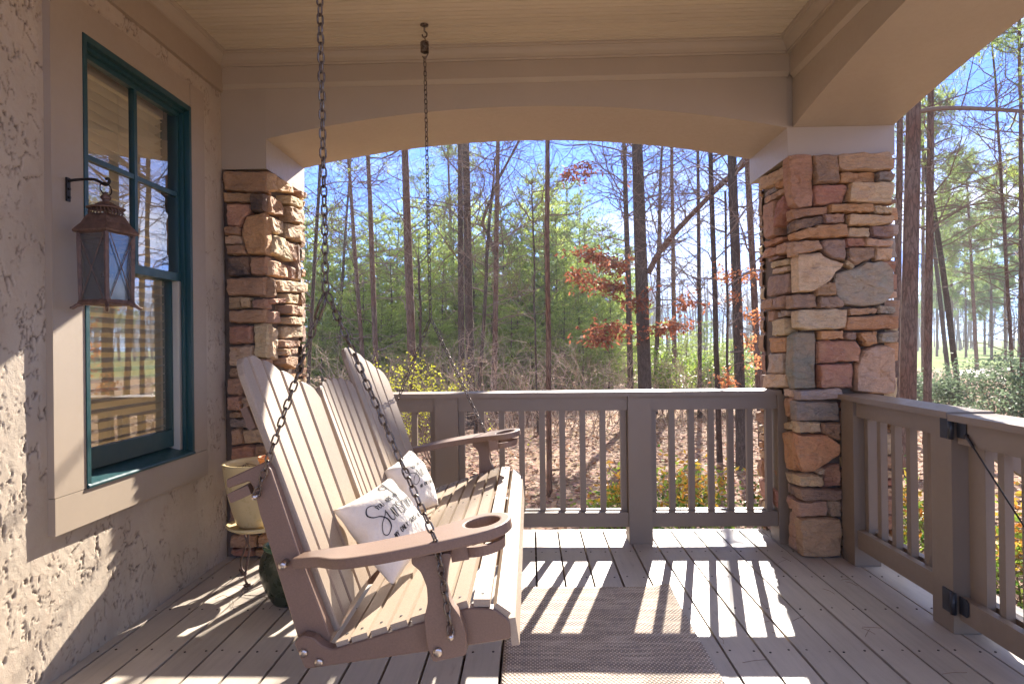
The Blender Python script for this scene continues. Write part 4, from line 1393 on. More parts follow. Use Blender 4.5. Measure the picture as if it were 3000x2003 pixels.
rb, rt = .085, .090
zt_ = LB + .253
LAN.part('base', loft([(rb + .006, LB - .016), (rb + .010, LB - .008), (rb + .004, LB + .004)]), M_RUST)
for p in sq(rb + .012, LB - .012):
    d = np.array([p[0] - LX, p[1] - LY, 0]); d /= np.linalg.norm(d)
    LAN.part('foot', tube([np.array(p) - d * .02, np.array(p) + (0, 0, -.006), np.array(p) + d * .012 + (0, 0, -.016), np.array(p) + d * .02 + (0, 0, -.014)], [.007, .007, .006, .004], 8), M_RUST, smooth=True)
lo, hi = sq(rb, LB), sq(rt, zt_)
M_GL = M_LGLASS
for k in range(4):
    a, c = np.array(lo[k]), np.array(hi[k])
    LAN.part('corner_post', tube([a, c], .0065, 4), M_RUST)
    a2, c2 = np.array(lo[(k + 1) % 4]), np.array(hi[(k + 1) % 4])
    q = [a + (a2 - a) * .06, a + (a2 - a) * .94, c + (c2 - c) * .94, c + (c2 - c) * .06]
    g_ = LAN.part('glass_pane', (np.array(q), [(0, 1, 2, 3)]), M_GL)
    ctr = (a + a2 + c + c2) / 4
    o = ctr - np.array([LX, LY, ctr[2]]); o /= np.linalg.norm(o); o *= .004
    LAN.part('cross_wire', tube([q[0] + o, q[2] + o], .0018, 5), M_RUST, g_)
    LAN.part('cross_wire', tube([q[1] + o * 1.8, q[3] + o * 1.8], .0018, 5), M_RUST, g_)
    for s, e in ((q[0], q[1]), (q[1], q[2]), (q[2], q[3]), (q[3], q[0])): LAN.part('door_rail', tube([s, e], .0036, 4), M_RUST, g_)
LAN.part('roof', loft([(rt + .004, zt_), (rt + .015, zt_ + .002), (rt + .019, zt_ + .010), (rt + .010, zt_ + .020), (.080, zt_ + .040), (.068, zt_ + .062), (.058, zt_ + .074)]), M_RUST)
cr = []
for q in np.arange(0, 28) * 2 * math.pi / 28:
    px, py = LX + .052 * math.cos(q), LY + .052 * math.sin(q)
    cr.append(tube([(px, py, zt_ + .070), (LX + .057 * math.cos(q + .1), LY + .057 * math.sin(q + .1), zt_ + .082), (px, py, zt_ + .097)], .0021, 5))
LAN.part('fretwork', join(*cr, lathe([(.052, zt_ + .082), (.054, zt_ + .084), (.052, zt_ + .086)], (LX, LY, 0), 24)), M_RUST)
LAN.part('roof_cap', lathe([(.001, zt_ + .094), (.064, zt_ + .095), (.066, zt_ + .099), (.040, zt_ + .108), (.024, zt_ + .120), (.014, zt_ + .123), (.010, zt_ + .128), (.017, zt_ + .134), (.019, zt_ + .141), (.012, zt_ + .149), (.006, zt_ + .154), (.008, zt_ + .158), (.001, zt_ + .162)], (LX, LY, 0), 22), M_RUST, smooth=True)
# ornament: pierced leaves on the roof, latch and hinges on the door
LAN.part('latch', tube([np.array(lo[0]) + (0, 0, .10), np.array(lo[0]) + (.012, -.010, .10), np.array(lo[0]) + (.016, -.008, .112)], .004, 6), M_RUST)
M_CANDLE = NT('candle_wax').done(rgb(224, 214, 192), .5)

# ------------------------------------------------------------------ pots
def glaze(name, col, rough=.22, var=.1):
    t = NT(name)
    n = t.noise(t.world(), 12, 5, .6)
    c = t.mix(1.0, col, t.ramp(n, [(.3, 1 - var), (.7, 1.0)]), 'MULTIPLY')
    return t.done(c, t.ramp(n, [(.3, rough), (.7, rough + .15)]), t.bump(n, .05, .004))


M_CREAM = glaze('cream_glaze', rgb(214, 192, 142), .25)
M_GRN = glaze('green_glaze', rgb(52, 58, 42), .2, .25)
M_GRIM = glaze('green_rim', rgb(70, 100, 72), .2)
M_TERRA = glaze('terracotta', rgb(198, 128, 80), .7)
M_SOIL = NT('potting_soil').done(rgb(52, 42, 36), .95)
PX, PY = -1.462, 3.40
ST_ = Thing('plant_stand', 'small wrought metal plant stand in the corner behind the swing', 'plant stand', (PX, PY, 0))
ST_.part('saucer', lathe([(.001, .268), (.12, .268), (.142, .280), (.150, .292), (.146, .296), (.132, .284), (.001, .278)], (PX, PY, 0), 36), M_CREAM, smooth=True)
for q in (2.6, 4.7, 0.4):
    dx, dy = math.cos(q), math.sin(q)
    pts = [(PX + dx * .09, PY + dy * .09, .266), (PX + dx * .10, PY + dy * .10, .22), (PX + dx * .085, PY + dy * .085, .18), (PX + dx * .11, PY + dy * .11, .12), (PX + dx * .135, PY + dy * .135, .07), (PX + dx * .13, PY + dy * .13, .03), (PX + dx * .10, PY + dy * .10, .008), (PX + dx * .125, PY + dy * .125, .006), (PX + dx * .15, PY + dy * .15, .02)]
    l_ = ST_.part('leg', tube(smooth_path(pts, 5), .0055, 7), M_RUST, smooth=True)
    ST_.part('foot', lathe([(.001, 0), (.016, .002), (.014, .014), (.001, .018)], (PX + dx * .11, PY + dy * .11, .0), 10), M_RUST, l_, smooth=True)
CP = Thing('plant_pot', 'cream glazed pot standing on the plant stand', 'pot', (PX, PY, .28))
CP.part('body', lathe([(.001, .280), (.085, .280), (.098, .300), (.118, .36), (.140, .45), (.156, .54), (.163, .60), (.168, .612), (.165, .618), (.150, .616), (.146, .60), (.142, .57)], (PX, PY, 0), 44), M_CREAM, smooth=True)
CP.part('soil', lathe([(.001, .572), (.08, .575), (.143, .568)], (PX, PY, 0), 30), M_SOIL, smooth=True)
TP = Thing('small_pot', 'little orange terracotta pot standing inside the cream pot', 'pot', (PX + .07, PY - .02, .575))
TP.part('body', lathe([(.001, .574), (.030, .574), (.038, .628), (.045, .628), (.046, .648), (.040, .648), (.036, .600)], (PX + .07, PY - .02, 0), 24), M_TERRA, smooth=True)
tw = []
for k in range(9):
    q = random.uniform(0, 6.28); r = random.uniform(.02, .11)
    p = np.array([PX + r * math.cos(q) - .03, PY + r * math.sin(q), .575])
    tw.append(tube([p, p + (random.uniform(-.03, .03), random.uniform(-.03, .03), random.uniform(.005, .03)), p + (random.uniform(-.06, .06), random.uniform(-.05, .05), random.uniform(.0, .03))], .0013, 4))
M_TWIG = NT('dry_twig').done(rgb(96, 76, 62), .9)
CP.part('dry_stems', join(*tw), M_TWIG, kind='stuff')
GX, GY = -1.165, 3.10
GP = Thing('plant_pot', 'dark green glazed round pot on the deck under the swing', 'pot', (GX, GY, 0))
GP.part('body', lathe([(.001, .001), (.085, .001), (.092, .012), (.118, .06), (.140, .12), (.147, .165), (.142, .21), (.126, .245), (.120, .258)], (GX, GY, 0), 44), M_GRN, smooth=True)
GP.part('rim', lathe([(.120, .2585), (.128, .266), (.128, .276), (.120, .280), (.110, .276), (.106, .262), (.104, .23)], (GX, GY, 0), 44), M_GRIM, smooth=True)
GP.part('soil', lathe([(.001, .225), (.105, .222)], (GX, GY, 0), 30), M_SOIL, smooth=True)
# dry vine trailing on the boards
vn = []
for k in range(7):
    p = np.array([-1.36 + random.uniform(-.12, .12), 3.12 + random.uniform(-.2, .16), .004])
    q = random.uniform(0, 6.28)
    pts = [p]
    for j in range(6):
        q += random.uniform(-.9, .9)
        p = p + np.array([math.cos(q) * .035, math.sin(q) * .035, 0]); p[2] = .004 + random.uniform(0, .012)
        pts.append(p)
    vn.append(tube(smooth_path(pts, 3), .0012, 4))
solo('dry_vine', join(*vn), M_TWIG, 'thin dry vine stems lying on the deck beside the green pot', 'twigs')
# small litter on the deck boards
M_DRYLEAF = NT('dry_leaf').done(rgb(118, 92, 72), .85)
nd = []
for k in range(26):
    x, y = random.uniform(.7, 1.6), random.uniform(2.2, 3.8)
    q = random.uniform(0, 6.28)
    a = np.array([x, y, .004]); d = np.array([math.cos(q), math.sin(q), 0]) * random.uniform(.02, .06)
    nd.append(tube([a, a + d + (random.uniform(-.006, .006), random.uniform(-.006, .006), .002), a + d * 2], .0009, 3))
solo('pine_needles', join(*nd), M_DRYLEAF, 'a few dry pine needles scattered on the deck by the pillar', 'needles', kind='stuff')
# ------------------------------------------------------------------ outdoors: materials
def bark_mat(name, c1, c2, c3, scale=9.0, zst=.22, relief=.9):
    t = NT(name)
    v = t.world((1, 1, zst))
    wv = t.mix(.12, v, t.noise(v, scale, 4, .7).outputs['Color'])
    vo = t.node('TexVoronoi', {'Vector': wv, 'Scale': scale * 2.6}, feature='DISTANCE_TO_EDGE')
    n = t.noise(v, scale * 2.2, 6, .7, .8)
    n2 = t.noise(t.world(), 1.1, 4, .6)
    c = t.mix(t.ramp(n, [(.3, 0.0), (.7, 1.0)]), c1, c2)
    c = t.mix(t.ramp(n2, [(.42, 0.0), (.62, .7)]), c, c3)
    crack = t.ramp(vo.outputs['Distance'], [(.0, .55), (.16, 1.0)])
    c = t.mix(1.0, c, crack, 'MULTIPLY')
    h = t.mix(.5, crack, n)
    return t.done(c, .95, t.bump(h, relief, .03), spec=.1)


M_PINEB = bark_mat('pine_bark', rgb(100, 78, 66), rgb(134, 112, 96), rgb(112, 78, 60), 8)
M_GREYB = bark_mat('grey_bark', rgb(80, 70, 62), rgb(114, 102, 90), rgb(94, 76, 64), 14)
M_TWIGB = NT('twig_bark').done(rgb(124, 106, 92), .95, spec=.1)
M_PALETWIG = NT('pale_twig').done(rgb(184, 162, 140), .95, spec=.1)


def leaf_mat(name, c1, c2, trans=.35, rough=.6):
    t = NT(name)
    g = t.node('NewGeometry')
    n = t.noise(t.world(), 1.3, 3, .6)
    f = t.node('Math', {0: g.outputs['Random Per Island'], 1: n.outputs[0]}, operation='MULTIPLY_ADD')
    f.inputs[2].default_value = -.1
    c = t.mix(t.ramp(g.outputs['Random Per Island'], [(0, 0.0), (1, 1.0)]), c1, c2)
    c = t.mix(1.0, c, t.ramp(n, [(.3, .75), (.7, 1.1)]), 'MULTIPLY')
    tl = t.node('BsdfTranslucent', {'Color': c.outputs[0]})
    t.set(t.b.inputs['Base Color'], c)
    t.b.inputs['Roughness'].default_value = rough
    t.b.inputs['Specular IOR Level'].default_value = .2
    mx = t.node('MixShader', {0: trans, 1: t.b.outputs[0], 2: tl.outputs[0]})
    t.l.new(mx.outputs[0], t.out.inputs['Surface'])
    return t.m


M_NEEDLE = leaf_mat('pine_needles', rgb(124, 148, 64), rgb(186, 198, 108), .55)
M_NEEDLE2 = leaf_mat('pine_needles_dark', rgb(102, 126, 68), rgb(152, 168, 100), .55)
M_RUSSET = leaf_mat('russet_oak_leaves', rgb(124, 70, 50), rgb(168, 108, 80), .5)
M_ORANGE = leaf_mat('orange_beech_leaves', rgb(196, 118, 72), rgb(220, 156, 108), .5)
M_YELLOW = leaf_mat('yellow_buds', rgb(176, 178, 40), rgb(214, 210, 80), .4)
M_AZ = leaf_mat('azalea_leaves', rgb(70, 110, 44), rgb(170, 190, 76), .45, .35)
M_AZO = leaf_mat('azalea_new_leaves', rgb(190, 120, 56), rgb(220, 190, 70), .4, .4)
M_HOLLY = leaf_mat('holly_leaves', rgb(84, 104, 76), rgb(136, 152, 118), .4, .6)
M_LITTER = leaf_mat('fallen_leaves', rgb(112, 80, 60), rgb(202, 166, 136), .15, .8)


def fast_tris(name, tri, m):
    """mesh of loose triangles (N,3,3) or quads (N,4,3)"""
    n, k = tri.shape[0], tri.shape[1]
    me = bpy.data.meshes.new(name)
    me.vertices.add(n * k); me.loops.add(n * k); me.polygons.add(n)
    me.vertices.foreach_set('co', tri.reshape(-1).astype(np.float32))
    me.loops.foreach_set('vertex_index', np.arange(n * k, dtype=np.int32))
    me.polygons.foreach_set('loop_start', np.arange(0, n * k, k, dtype=np.int32))
    me.polygons.foreach_set('loop_total', np.full(n, k, dtype=np.int32))
    me.materials.append(m)
    me.update(calc_edges=True)
    return me


def put_mesh(T, name, me, parent=None, kind=None):
    me.transform(Matrix.Translation(Vector(-T.loc)))
    o = bpy.data.objects.new(name, me)
    COL.objects.link(o); o.parent = parent or T.o
    if kind: o['kind'] = kind
    return o


SUN_V = np.array(SUN_DIR)
BEAM0 = np.array([-.2, 2.4, 1.1])


def in_beam(p, r=2.9, wide=True):
    """True where foliage would stand in the sunlight that the photograph shows falling on the porch"""
    q = np.asarray(p) - BEAM0
    t = q @ SUN_V
    d = np.linalg.norm(q - t[..., None] * SUN_V, axis=-1)
    if not wide: return (d < r) & (t > 0)
    # and the same for the sunny clearing between the porch and the wood
    pp_ = np.asarray(p)
    g = pp_ - SUN_V * ((pp_[..., 2] + .86) / SUN_V[2])[..., None]
    clear = (g[..., 0] > -7) & (g[..., 0] < 9) & (g[..., 1] > 1) & (g[..., 1] < 16) & (pp_[..., 2] > 2.5)
    hi = (pp_[..., 2] > 2.2 + .34 * pp_[..., 1]) & (pp_[..., 0] < .42 * pp_[..., 1])
    hsh = hi | (np.abs(np.sin(np.floor(pp_[..., 0] * 1.3) * 12.9898 + np.floor(pp_[..., 1] * 1.3) * 78.233)) < .8)
    return ((d < r) & (t > 0)) | (clear & hsh)


def unit(v): return v / (np.linalg.norm(v, axis=-1, keepdims=True) + 1e-9)


def tufts(cent, dirs, k, L, w, rg, spread=.9, droop=0.0, clear=True):
    """needle sprays: k thin triangles around each centre"""
    if clear and len(cent):
        keep = ~in_beam(cent); cent, dirs = cent[keep], dirs[keep]
    n = len(cent)
    d = unit(np.repeat(dirs, k, 0) + rg.normal(0, spread, (n * k, 3)))
    d[:, 2] -= droop
    ln = L * rg.uniform(.6, 1.15, (n * k, 1))
    c = np.repeat(cent, k, 0) + rg.normal(0, L * .12, (n * k, 3))
    side = unit(np.cross(d, rg.normal(0, 1, (n * k, 3)))) * w * .5
    return np.stack([c - side, c + side, c + d * ln], 1)


def leaves(cent, L, w, rg, droop=.6, clear=True):
    if clear and len(cent):
        cent = cent[~in_beam(cent)]
    n = len(cent)
    d = rg.normal(0, 1, (n, 3)); d[:, 2] = d[:, 2] * .5 - droop; d = unit(d)
    s = unit(np.cross(d, rg.normal(0, 1, (n, 3)))) * w * .5
    ln = L * rg.uniform(.6, 1.2, (n, 1))
    return np.stack([cent, cent + d * ln * .45 + s, cent + d * ln, cent + d * ln * .45 - s], 1)


def limb(p, d, L, r0, rg, n=6, wig=.18, up=.0, r1=None):
    pts = [np.array(p, float)]
    d = unit(np.array(d, float))
    for i in range(n):
        d = unit(d + rg.normal(0, wig, 3) + np.array([0, 0, up]))
        pts.append(pts[-1] + d * L / n)
    pts = np.array(pts)
    return pts, np.linspace(r0, r0 * .3 if r1 is None else r1, n + 1)


def grow(p, d, L, r, rg, level, out, wig=.2, up=.03, kids=5, shrink=.55, minr=.004):
    pts, rad = limb(p, d, L, r, rg, 5 if level else 4, wig, up)
    out.append((pts, rad, level))
    if level <= 0: return
    for i in range(kids):
        t = rg.uniform(.25, 1.0)
        k = min(int(t * (len(pts) - 1)), len(pts) - 2)
        q = pts[k] + (pts[k + 1] - pts[k]) * (t * (len(pts) - 1) - k)
        dd = unit(pts[k + 1] - pts[k])
        s = unit(np.cross(dd, rg.normal(0, 1, 3)))
        nd = unit(dd * rg.uniform(.4, .9) + s * rg.uniform(.5, .9))
        grow(q, nd, L * shrink * rg.uniform(.7, 1.2), max(rad[k] * .55, minr), rg, level - 1, out, wig, up, kids, shrink, minr)


def unseen_high(p):
    """branches too high for the front opening to show"""
    return p[2] > 2.2 + .34 * p[1] and p[0] < .42 * p[1]


def limbs_geo(lst, n0=6):
    gs = []
    for pts, rad, lv in lst:
        if rad[0] < .05 and in_beam(pts[len(pts) // 2][None], 1.9, False)[0]: continue
        if rad[0] < .05 and unseen_high(pts[0]): continue
        gs.append(tube(pts, rad, 5 if rad[0] > .03 else 3, False))
    return join(*gs) if gs else (np.zeros((0, 3)), [])


def gz(x, y):
    x, y = np.asarray(x, float), np.asarray(y, float)
    far = np.clip((y - 14) / 40, 0, 1)
    return -.86 + .10 * (fbm(x * .35 + 40, y * .35 + 40, 5, 3) - .5) + .35 * far * (fbm(x * .05 + 9, y * .05, 6, 2) - .5) + np.clip((-x - 6) * .02, 0, .6)


# ------------------------------------------------------------------ ground
def ground_mat():
    t = NT('leaf_strewn_ground')
    v = t.world()
    n1 = t.noise(v, .6, 5, .6)
    n2 = t.noise(v, 9, 6, .75)
    vo = t.node('TexVoronoi', {'Vector': v, 'Scale': 22.0, 'Randomness': 1.0})
    c = t.mix(t.ramp(n2, [(.3, 0.0), (.7, 1.0)]), rgb(108, 82, 64), rgb(168, 138, 112))
    c = t.mix(.45, c, t.mix(.6, rgb(170, 138, 118), vo.outputs['Color'], 'MULTIPLY'))
    c = t.mix(t.ramp(n1, [(.52, 0.0), (.7, .5)]), c, rgb(146, 128, 92))
    # the mown fairway beyond the wood on the right: a real change of ground cover with an uneven edge
    sp = t.node('SeparateXYZ', {0: v.outputs[0]})
    ed = t.node('Math', {0: sp.outputs['Y'], 1: t.node('Math', {0: n1.outputs[0], 1: 9.0}, operation='MULTIPLY').outputs[0]}, operation='ADD')
    m1 = t.ramp(t.node('MapRange', {'Value': ed.outputs[0], 'From Min': 46.0, 'From Max': 54.0}).outputs[0], [(0.0, 0.0), (1.0, 1.0)])
    m2 = t.ramp(t.node('MapRange', {'Value': sp.outputs['X'], 'From Min': 8.0, 'From Max': 14.0}).outputs[0], [(0.0, 0.0), (1.0, 1.0)])
    mm = t.node('Math', {0: m1.outputs[0], 1: m2.outputs[0]}, operation='MULTIPLY')
    grass = t.mix(t.ramp(n2, [(.3, 0.0), (.7, 1.0)]), rgb(88, 106, 44), rgb(114, 132, 58))
    c = t.mix(mm.outputs[0], c, grass)
    return t.done(c, .95, t.bump(n2, .8, .06), spec=.1)


M_GROUND = ground_mat()
ax_ = np.concatenate([np.linspace(-400, -40, 14), np.linspace(-36, 36, 97), np.linspace(40, 400, 14)])
ay_ = np.concatenate([np.linspace(-60, -2, 12), np.linspace(0, 70, 118), np.linspace(76, 900, 26)])
X, Y = np.meshgrid(ax_, ay_, indexing='ij')
Zg = gz(X, Y)
idx = np.arange(X.size).reshape(X.shape)
ff = np.stack([idx[:-1, :-1], idx[1:, :-1], idx[1:, 1:], idx[:-1, 1:]], -1).reshape(-1, 4).tolist()
solo('ground', (np.stack([X, Y, Zg], -1).reshape(-1, 3), ff), M_GROUND, kind='structure', smooth=True)

# cart path on the right
pp = smooth_path([(60, 62, 0), (44, 52, 0), (33, 45, 0), (27, 40, 0), (24, 34, 0), (23.5, 28, 0), (26, 20, 0), (32, 12, 0)], 8)
pv, pf = [], []
for i, p in enumerate(pp):
    t_ = unit(pp[min(i + 1, len(pp) - 1)] - pp[max(i - 1, 0)])
    s_ = np.array([-t_[1], t_[0], 0]) * 1.1
    for q in (p - s_, p + s_): pv.append((q[0], q[1], gz(q[0], q[1]) + .04))
for i in range(len(pp) - 1): pf.append((2 * i, 2 * i + 1, 2 * i + 3, 2 * i + 2))
M_PATH = paint_mat('path_concrete', rgb(188, 172, 154), .9, .1, .1)
solo('path', (np.array(pv), pf), M_PATH, kind='structure', smooth=True)

# fallen leaves
rg = np.random.default_rng(11)
n = 62000
r_ = rg.uniform(0, 1, n)
ly = 4.5 + 22 * r_ ** 1.5
lx = rg.uniform(-1, 1, n) * (ly * .62 + 3.5) + ly * .14
keep = ~((lx < 2.2) & (ly < 4.4))
lx, ly = lx[keep], ly[keep]
cent = np.column_stack([lx, ly, gz(lx, ly) + rg.uniform(.0, .03, len(lx))])
n = len(cent)
d = rg.normal(0, 1, (n, 3)); d[:, 2] *= .35; d = unit(d)
s = np.cross(d, unit(np.column_stack([rg.normal(0, .35, n), rg.normal(0, .35, n), np.ones(n)]))) * rg.uniform(.024, .048, (n, 1))
Ln = rg.uniform(.07, .15, (n, 1))
solo_me = fast_tris('leaf_litter', np.stack([cent, cent + d * Ln * .5 + s, cent + d * Ln, cent + d * Ln * .5 - s], 1), M_LITTER)
o = bpy.data.objects.new('leaf_litter', solo_me); COL.objects.link(o)
o['kind'] = 'stuff'; o['label'] = 'brown fallen leaves covering the woodland floor'; o['category'] = 'leaf litter'


# ------------------------------------------------------------------ tall trees read off the photograph
def trunk_line(lo, hi, dist, dia, H, rg, lean_y=0.0):
    a, c = at(*lo, 'y', dist), at(*hi, 'y', dist)
    d = (c - a) / (c[2] - a[2])
    zb = float(gz(*(a + d * (-.86 - a[2]))[:2]))
    p0 = a + d * (zb - .12 - a[2])
    zs = np.concatenate([[0, .25, .6], np.linspace(1.4, H, 12)])
    off = np.cumsum(rg.normal(0, .018, (len(zs), 2)), 0) * (zs[:, None] / H)
    off -= np.outer(np.interp(zs, [0, 2, 7, H], [0, 0, 0, .6]), np.zeros(2))
    pts = p0 + np.outer(zs, d)
    pts[:, 0] += off[:, 0]; pts[:, 1] += off[:, 1] + lean_y * zs
    rad = dia / 2 * np.interp(zs, [0, .3, .8, 5, H], [1.35, 1.14, 1.04, .92, .35])
    return pts, rad


def along(pts, z):
    k = np.interp(z, pts[:, 2], np.arange(len(pts)))
    i = int(min(k, len(pts) - 2))
    return pts[i] + (pts[i + 1] - pts[i]) * (k - i), i


def tall_tree(name, label, lo, hi, w, dist, H=17, bark=None, kind='pine', seed=0, dead=(2.0, 9.0, 14), crown=(9.0, 0, 26), foliage=None, group='tall trees of the wood', extra=None, tuft=(.22, .020, 9)):
    rg = np.random.default_rng(seed + 77)
    dia = w / FOC * dist
    pts, rad = trunk_line(lo, hi, dist, dia, H, rg)
    T = Thing(name, label, 'tree', tuple(pts[0]), group)
    T.part('trunk', tube(pts, rad, 14 if w > 24 else 10, False), bark or M_PINEB, smooth=True)
    lst = []
    z0, z1, n = dead
    for i in range(int(n * 1.5)):
        z = rg.uniform(z0, z1)
        p, k = along(pts, z)
        q = rg.uniform(0, 6.28)
        up = rg.uniform(-.1, .5) if kind == 'pine' else rg.uniform(.2, .9)
        L = rg.uniform(.5, 1.8) if kind == 'pine' else rg.uniform(1.0, 3.0)
        grow(p, (math.cos(q), math.sin(q), up), L, min(rad[k] * .35, .022), rg, 1 if kind == 'pine' else 2, lst, .22, .02, 4 if kind == 'pine' else 5, .55, .0045)
    cz0, _, nc = crown
    cz0 = pts[0][2] + cz0
    cents, dirs = [], []
    for i in range(nc):
        z = rg.uniform(cz0, pts[-1][2])
        p, k = along(pts, z)
        q = rg.uniform(0, 6.28)
        f = 1 - (z - cz0) / (pts[-1][2] - cz0 + .1) * .65
        L = rg.uniform(1.4, 3.0) * f
        n0 = len(lst)
        grow(p, (math.cos(q), math.sin(q), rg.uniform(.05, .6)), L, max(.018, min(rad[k] * .4, .05)), rg, 2, lst, .2, .05, 4, .55, .005)
        if foliage:
            for (bp, br, lv) in lst[n0:]:
                if lv <= 1:
                    for t in (.5, .75, 1.0):
                        kk = int(t * (len(bp) - 1)); cents.append(bp[kk]); dirs.append(unit(bp[-1] - bp[0]) + np.array([0, 0, .25]))
    T.part('branches', limbs_geo(lst), M_TWIGB, kind='stuff')
    if foliage and cents:
        tr = tufts(np.array(cents), np.array(dirs), tuft[2], tuft[0], tuft[1], rg)
        if len(tr): put_mesh(T, 'crown', fast_tris('crown', tr, foliage), kind='stuff')
    if extra: extra(T, pts, rad, rg)
    return T


def blob_leaves(T, trunk_pts, blobs, dist, mat_, L, w, per, rg, spread_y=.8, name='crown', br=.012):
    """leafy sprays at places read off the photograph, each carried by its own limb from the trunk"""
    lst, cents = [], []
    for (px, py, rx, ry) in blobs:
        c = at(px, py, 'y', dist + rg.uniform(-spread_y, spread_y))
        sx_, sz_ = rx / FOC * dist, ry / FOC * dist
        z_at = min(c[2] - .15 - .15 * sx_, trunk_pts[-1][2] - .2)
        p, k = along(trunk_pts, z_at)
        mid = (p + c) / 2 + rg.normal(0, .08, 3)
        path = smooth_path([p, mid, c], 4)
        lst.append((path, np.linspace(br, br * .45, len(path)), 1))
        for j in range(max(6, int(rx / 6))):
            o_ = rg.normal(0, 1, 3) * np.array([sx_ * .55, sx_ * .5, sz_ * .5])
            e = c + o_
            s0 = path[rg.integers(len(path) // 2, len(path))]
            tp = np.array([s0, (s0 + e) / 2 + rg.normal(0, .04, 3), e])
            lst.append((tp, np.array([.006, .005, .003]), 0))
            m = per
            t = rg.uniform(.35, 1.05, m)
            q = s0 + (e - s0) * t[:, None] + rg.normal(0, .07, (m, 3))
            cents.append(q)
    T.part('leafy_limbs', limbs_geo(lst), M_TWIGB, kind='stuff')
    put_mesh(T, name, fast_tris(name, leaves(np.concatenate(cents), L, w, rg), mat_), kind='stuff')


# left and centre
tall_tree('pine_tree', 'thin reddish leaning pine trunk, first tall one right of the left pillar', (1062, 1041), (1016, 476), 13, 22, 15, seed=1, dead=(1, 9, 26), crown=(8, 0, 16), foliage=M_NEEDLE2)
tall_tree('pine_tree', 'straight slim pine trunk between the leaning red pine and the far chain', (1102, 1070), (1078, 462), 16, 20, 16, seed=2, dead=(1, 8, 16), crown=(9, 0, 20), foliage=M_NEEDLE)
tall_tree('pine_tree', 'stout brown pine trunk just left of the far swing chain', (1210, 1146), (1186, 443), 25, 18, 17, seed=3, dead=(2, 8, 12), crown=(7.5, 0, 22), foliage=M_NEEDLE)
tall_tree('hardwood_tree', 'grey left stem of the pair of close trunks right of the far chain', (1351, 1022), (1344, 424), 19, 17.5, 15, M_GREYB, 'bare', 4, (3, 9, 10), (7, 0, 16))
tall_tree('hardwood_tree', 'dark furrowed right stem of the pair of close trunks', (1378, 1089), (1361, 424), 25, 16.5, 15, M_GREYB, 'bare', 5, (3, 9, 9), (7, 0, 16))
tall_tree('pine_tree', 'slender far pine behind the chain, left of the paired trunks', (1322, 700), (1313, 448), 10, 34, 18, seed=6, dead=(4, 12, 14), crown=(9, 0, 22), foliage=M_NEEDLE2, tuft=(.3, .03, 8))
def side_fork(T, pts, rad, rg):
    path = np.array([at(px, py, 'y', 18.9) for px, py in ((1456, 760), (1432, 690), (1414, 650), (1440, 580), (1458, 530), (1490, 470), (1530, 395), (1560, 330))])
    sp = smooth_path(path, 3)
    T.part('fork', tube(sp, np.linspace(.055, .03, len(sp)), 7, False), M_GREYB, smooth=True)
    lst = []
    for i in range(9):
        grow(sp[rg.integers(4, len(sp))], (rg.uniform(-.8, .8), rg.uniform(-.6, .6), rg.uniform(.2, 1)), rg.uniform(.8, 1.8), .016, rg, 2, lst, .2, .05, 4, .55, .005)
    T.part('twigs', limbs_geo(lst), M_TWIGB, kind='stuff')


tall_tree('pine_tree', 'straight reddish pine right of the paired trunks with a side fork', (1449, 1118), (1464, 414), 16, 19, 16, seed=7, dead=(1, 8, 16), crown=(8, 0, 18), foliage=M_NEEDLE2, extra=side_fork)
tall_tree('hardwood_tree', 'small mossy crooked trunk leaning right of the paired trunks', (1408, 1080), (1428, 820), 11, 15, 6.5, M_GREYB, 'bare', 8, (2, 6, 12), (4, 0, 6))
tall_tree('hardwood_tree', 'thin sapling trunk left of the slender near pine', (1573, 1140), (1564, 780), 6, 15, 6, M_GREYB, 'bare', 9, (1, 5, 14), (4, 0, 4))
tall_tree('hardwood_tree', 'thin dead snag between the stout pine and the far chain', (1230, 1100), (1228, 810), 7, 15, 4.2, M_GREYB, 'bare', 10, (1.5, 3.6, 6), (3.5, 0, 1))
tall_tree('pine_tree', 'slender near pine with bare lower trunk seen through the middle railing', (1610, 1440), (1603, 410), 15.5, 8.9, 10, seed=11, dead=(2.5, 6.5, 14), crown=(5.6, 0, 14), foliage=M_NEEDLE2, tuft=(.15, .012, 9))
tall_tree('hardwood_tree', 'slim grey trunk standing between the left pillar and the first leaning pine', (985, 1050), (1010, 700), 9, 24, 12, M_GREYB, 'bare', 12, (2, 8, 16), (6, 0, 12))
tall_tree('hardwood_tree', 'bare spreading tree beside the left pillar above the swing back', (905, 1050), (930, 480), 11, 15, 11, M_GREYB, 'bare', 13, (2, 8, 18), (5, 0, 14))


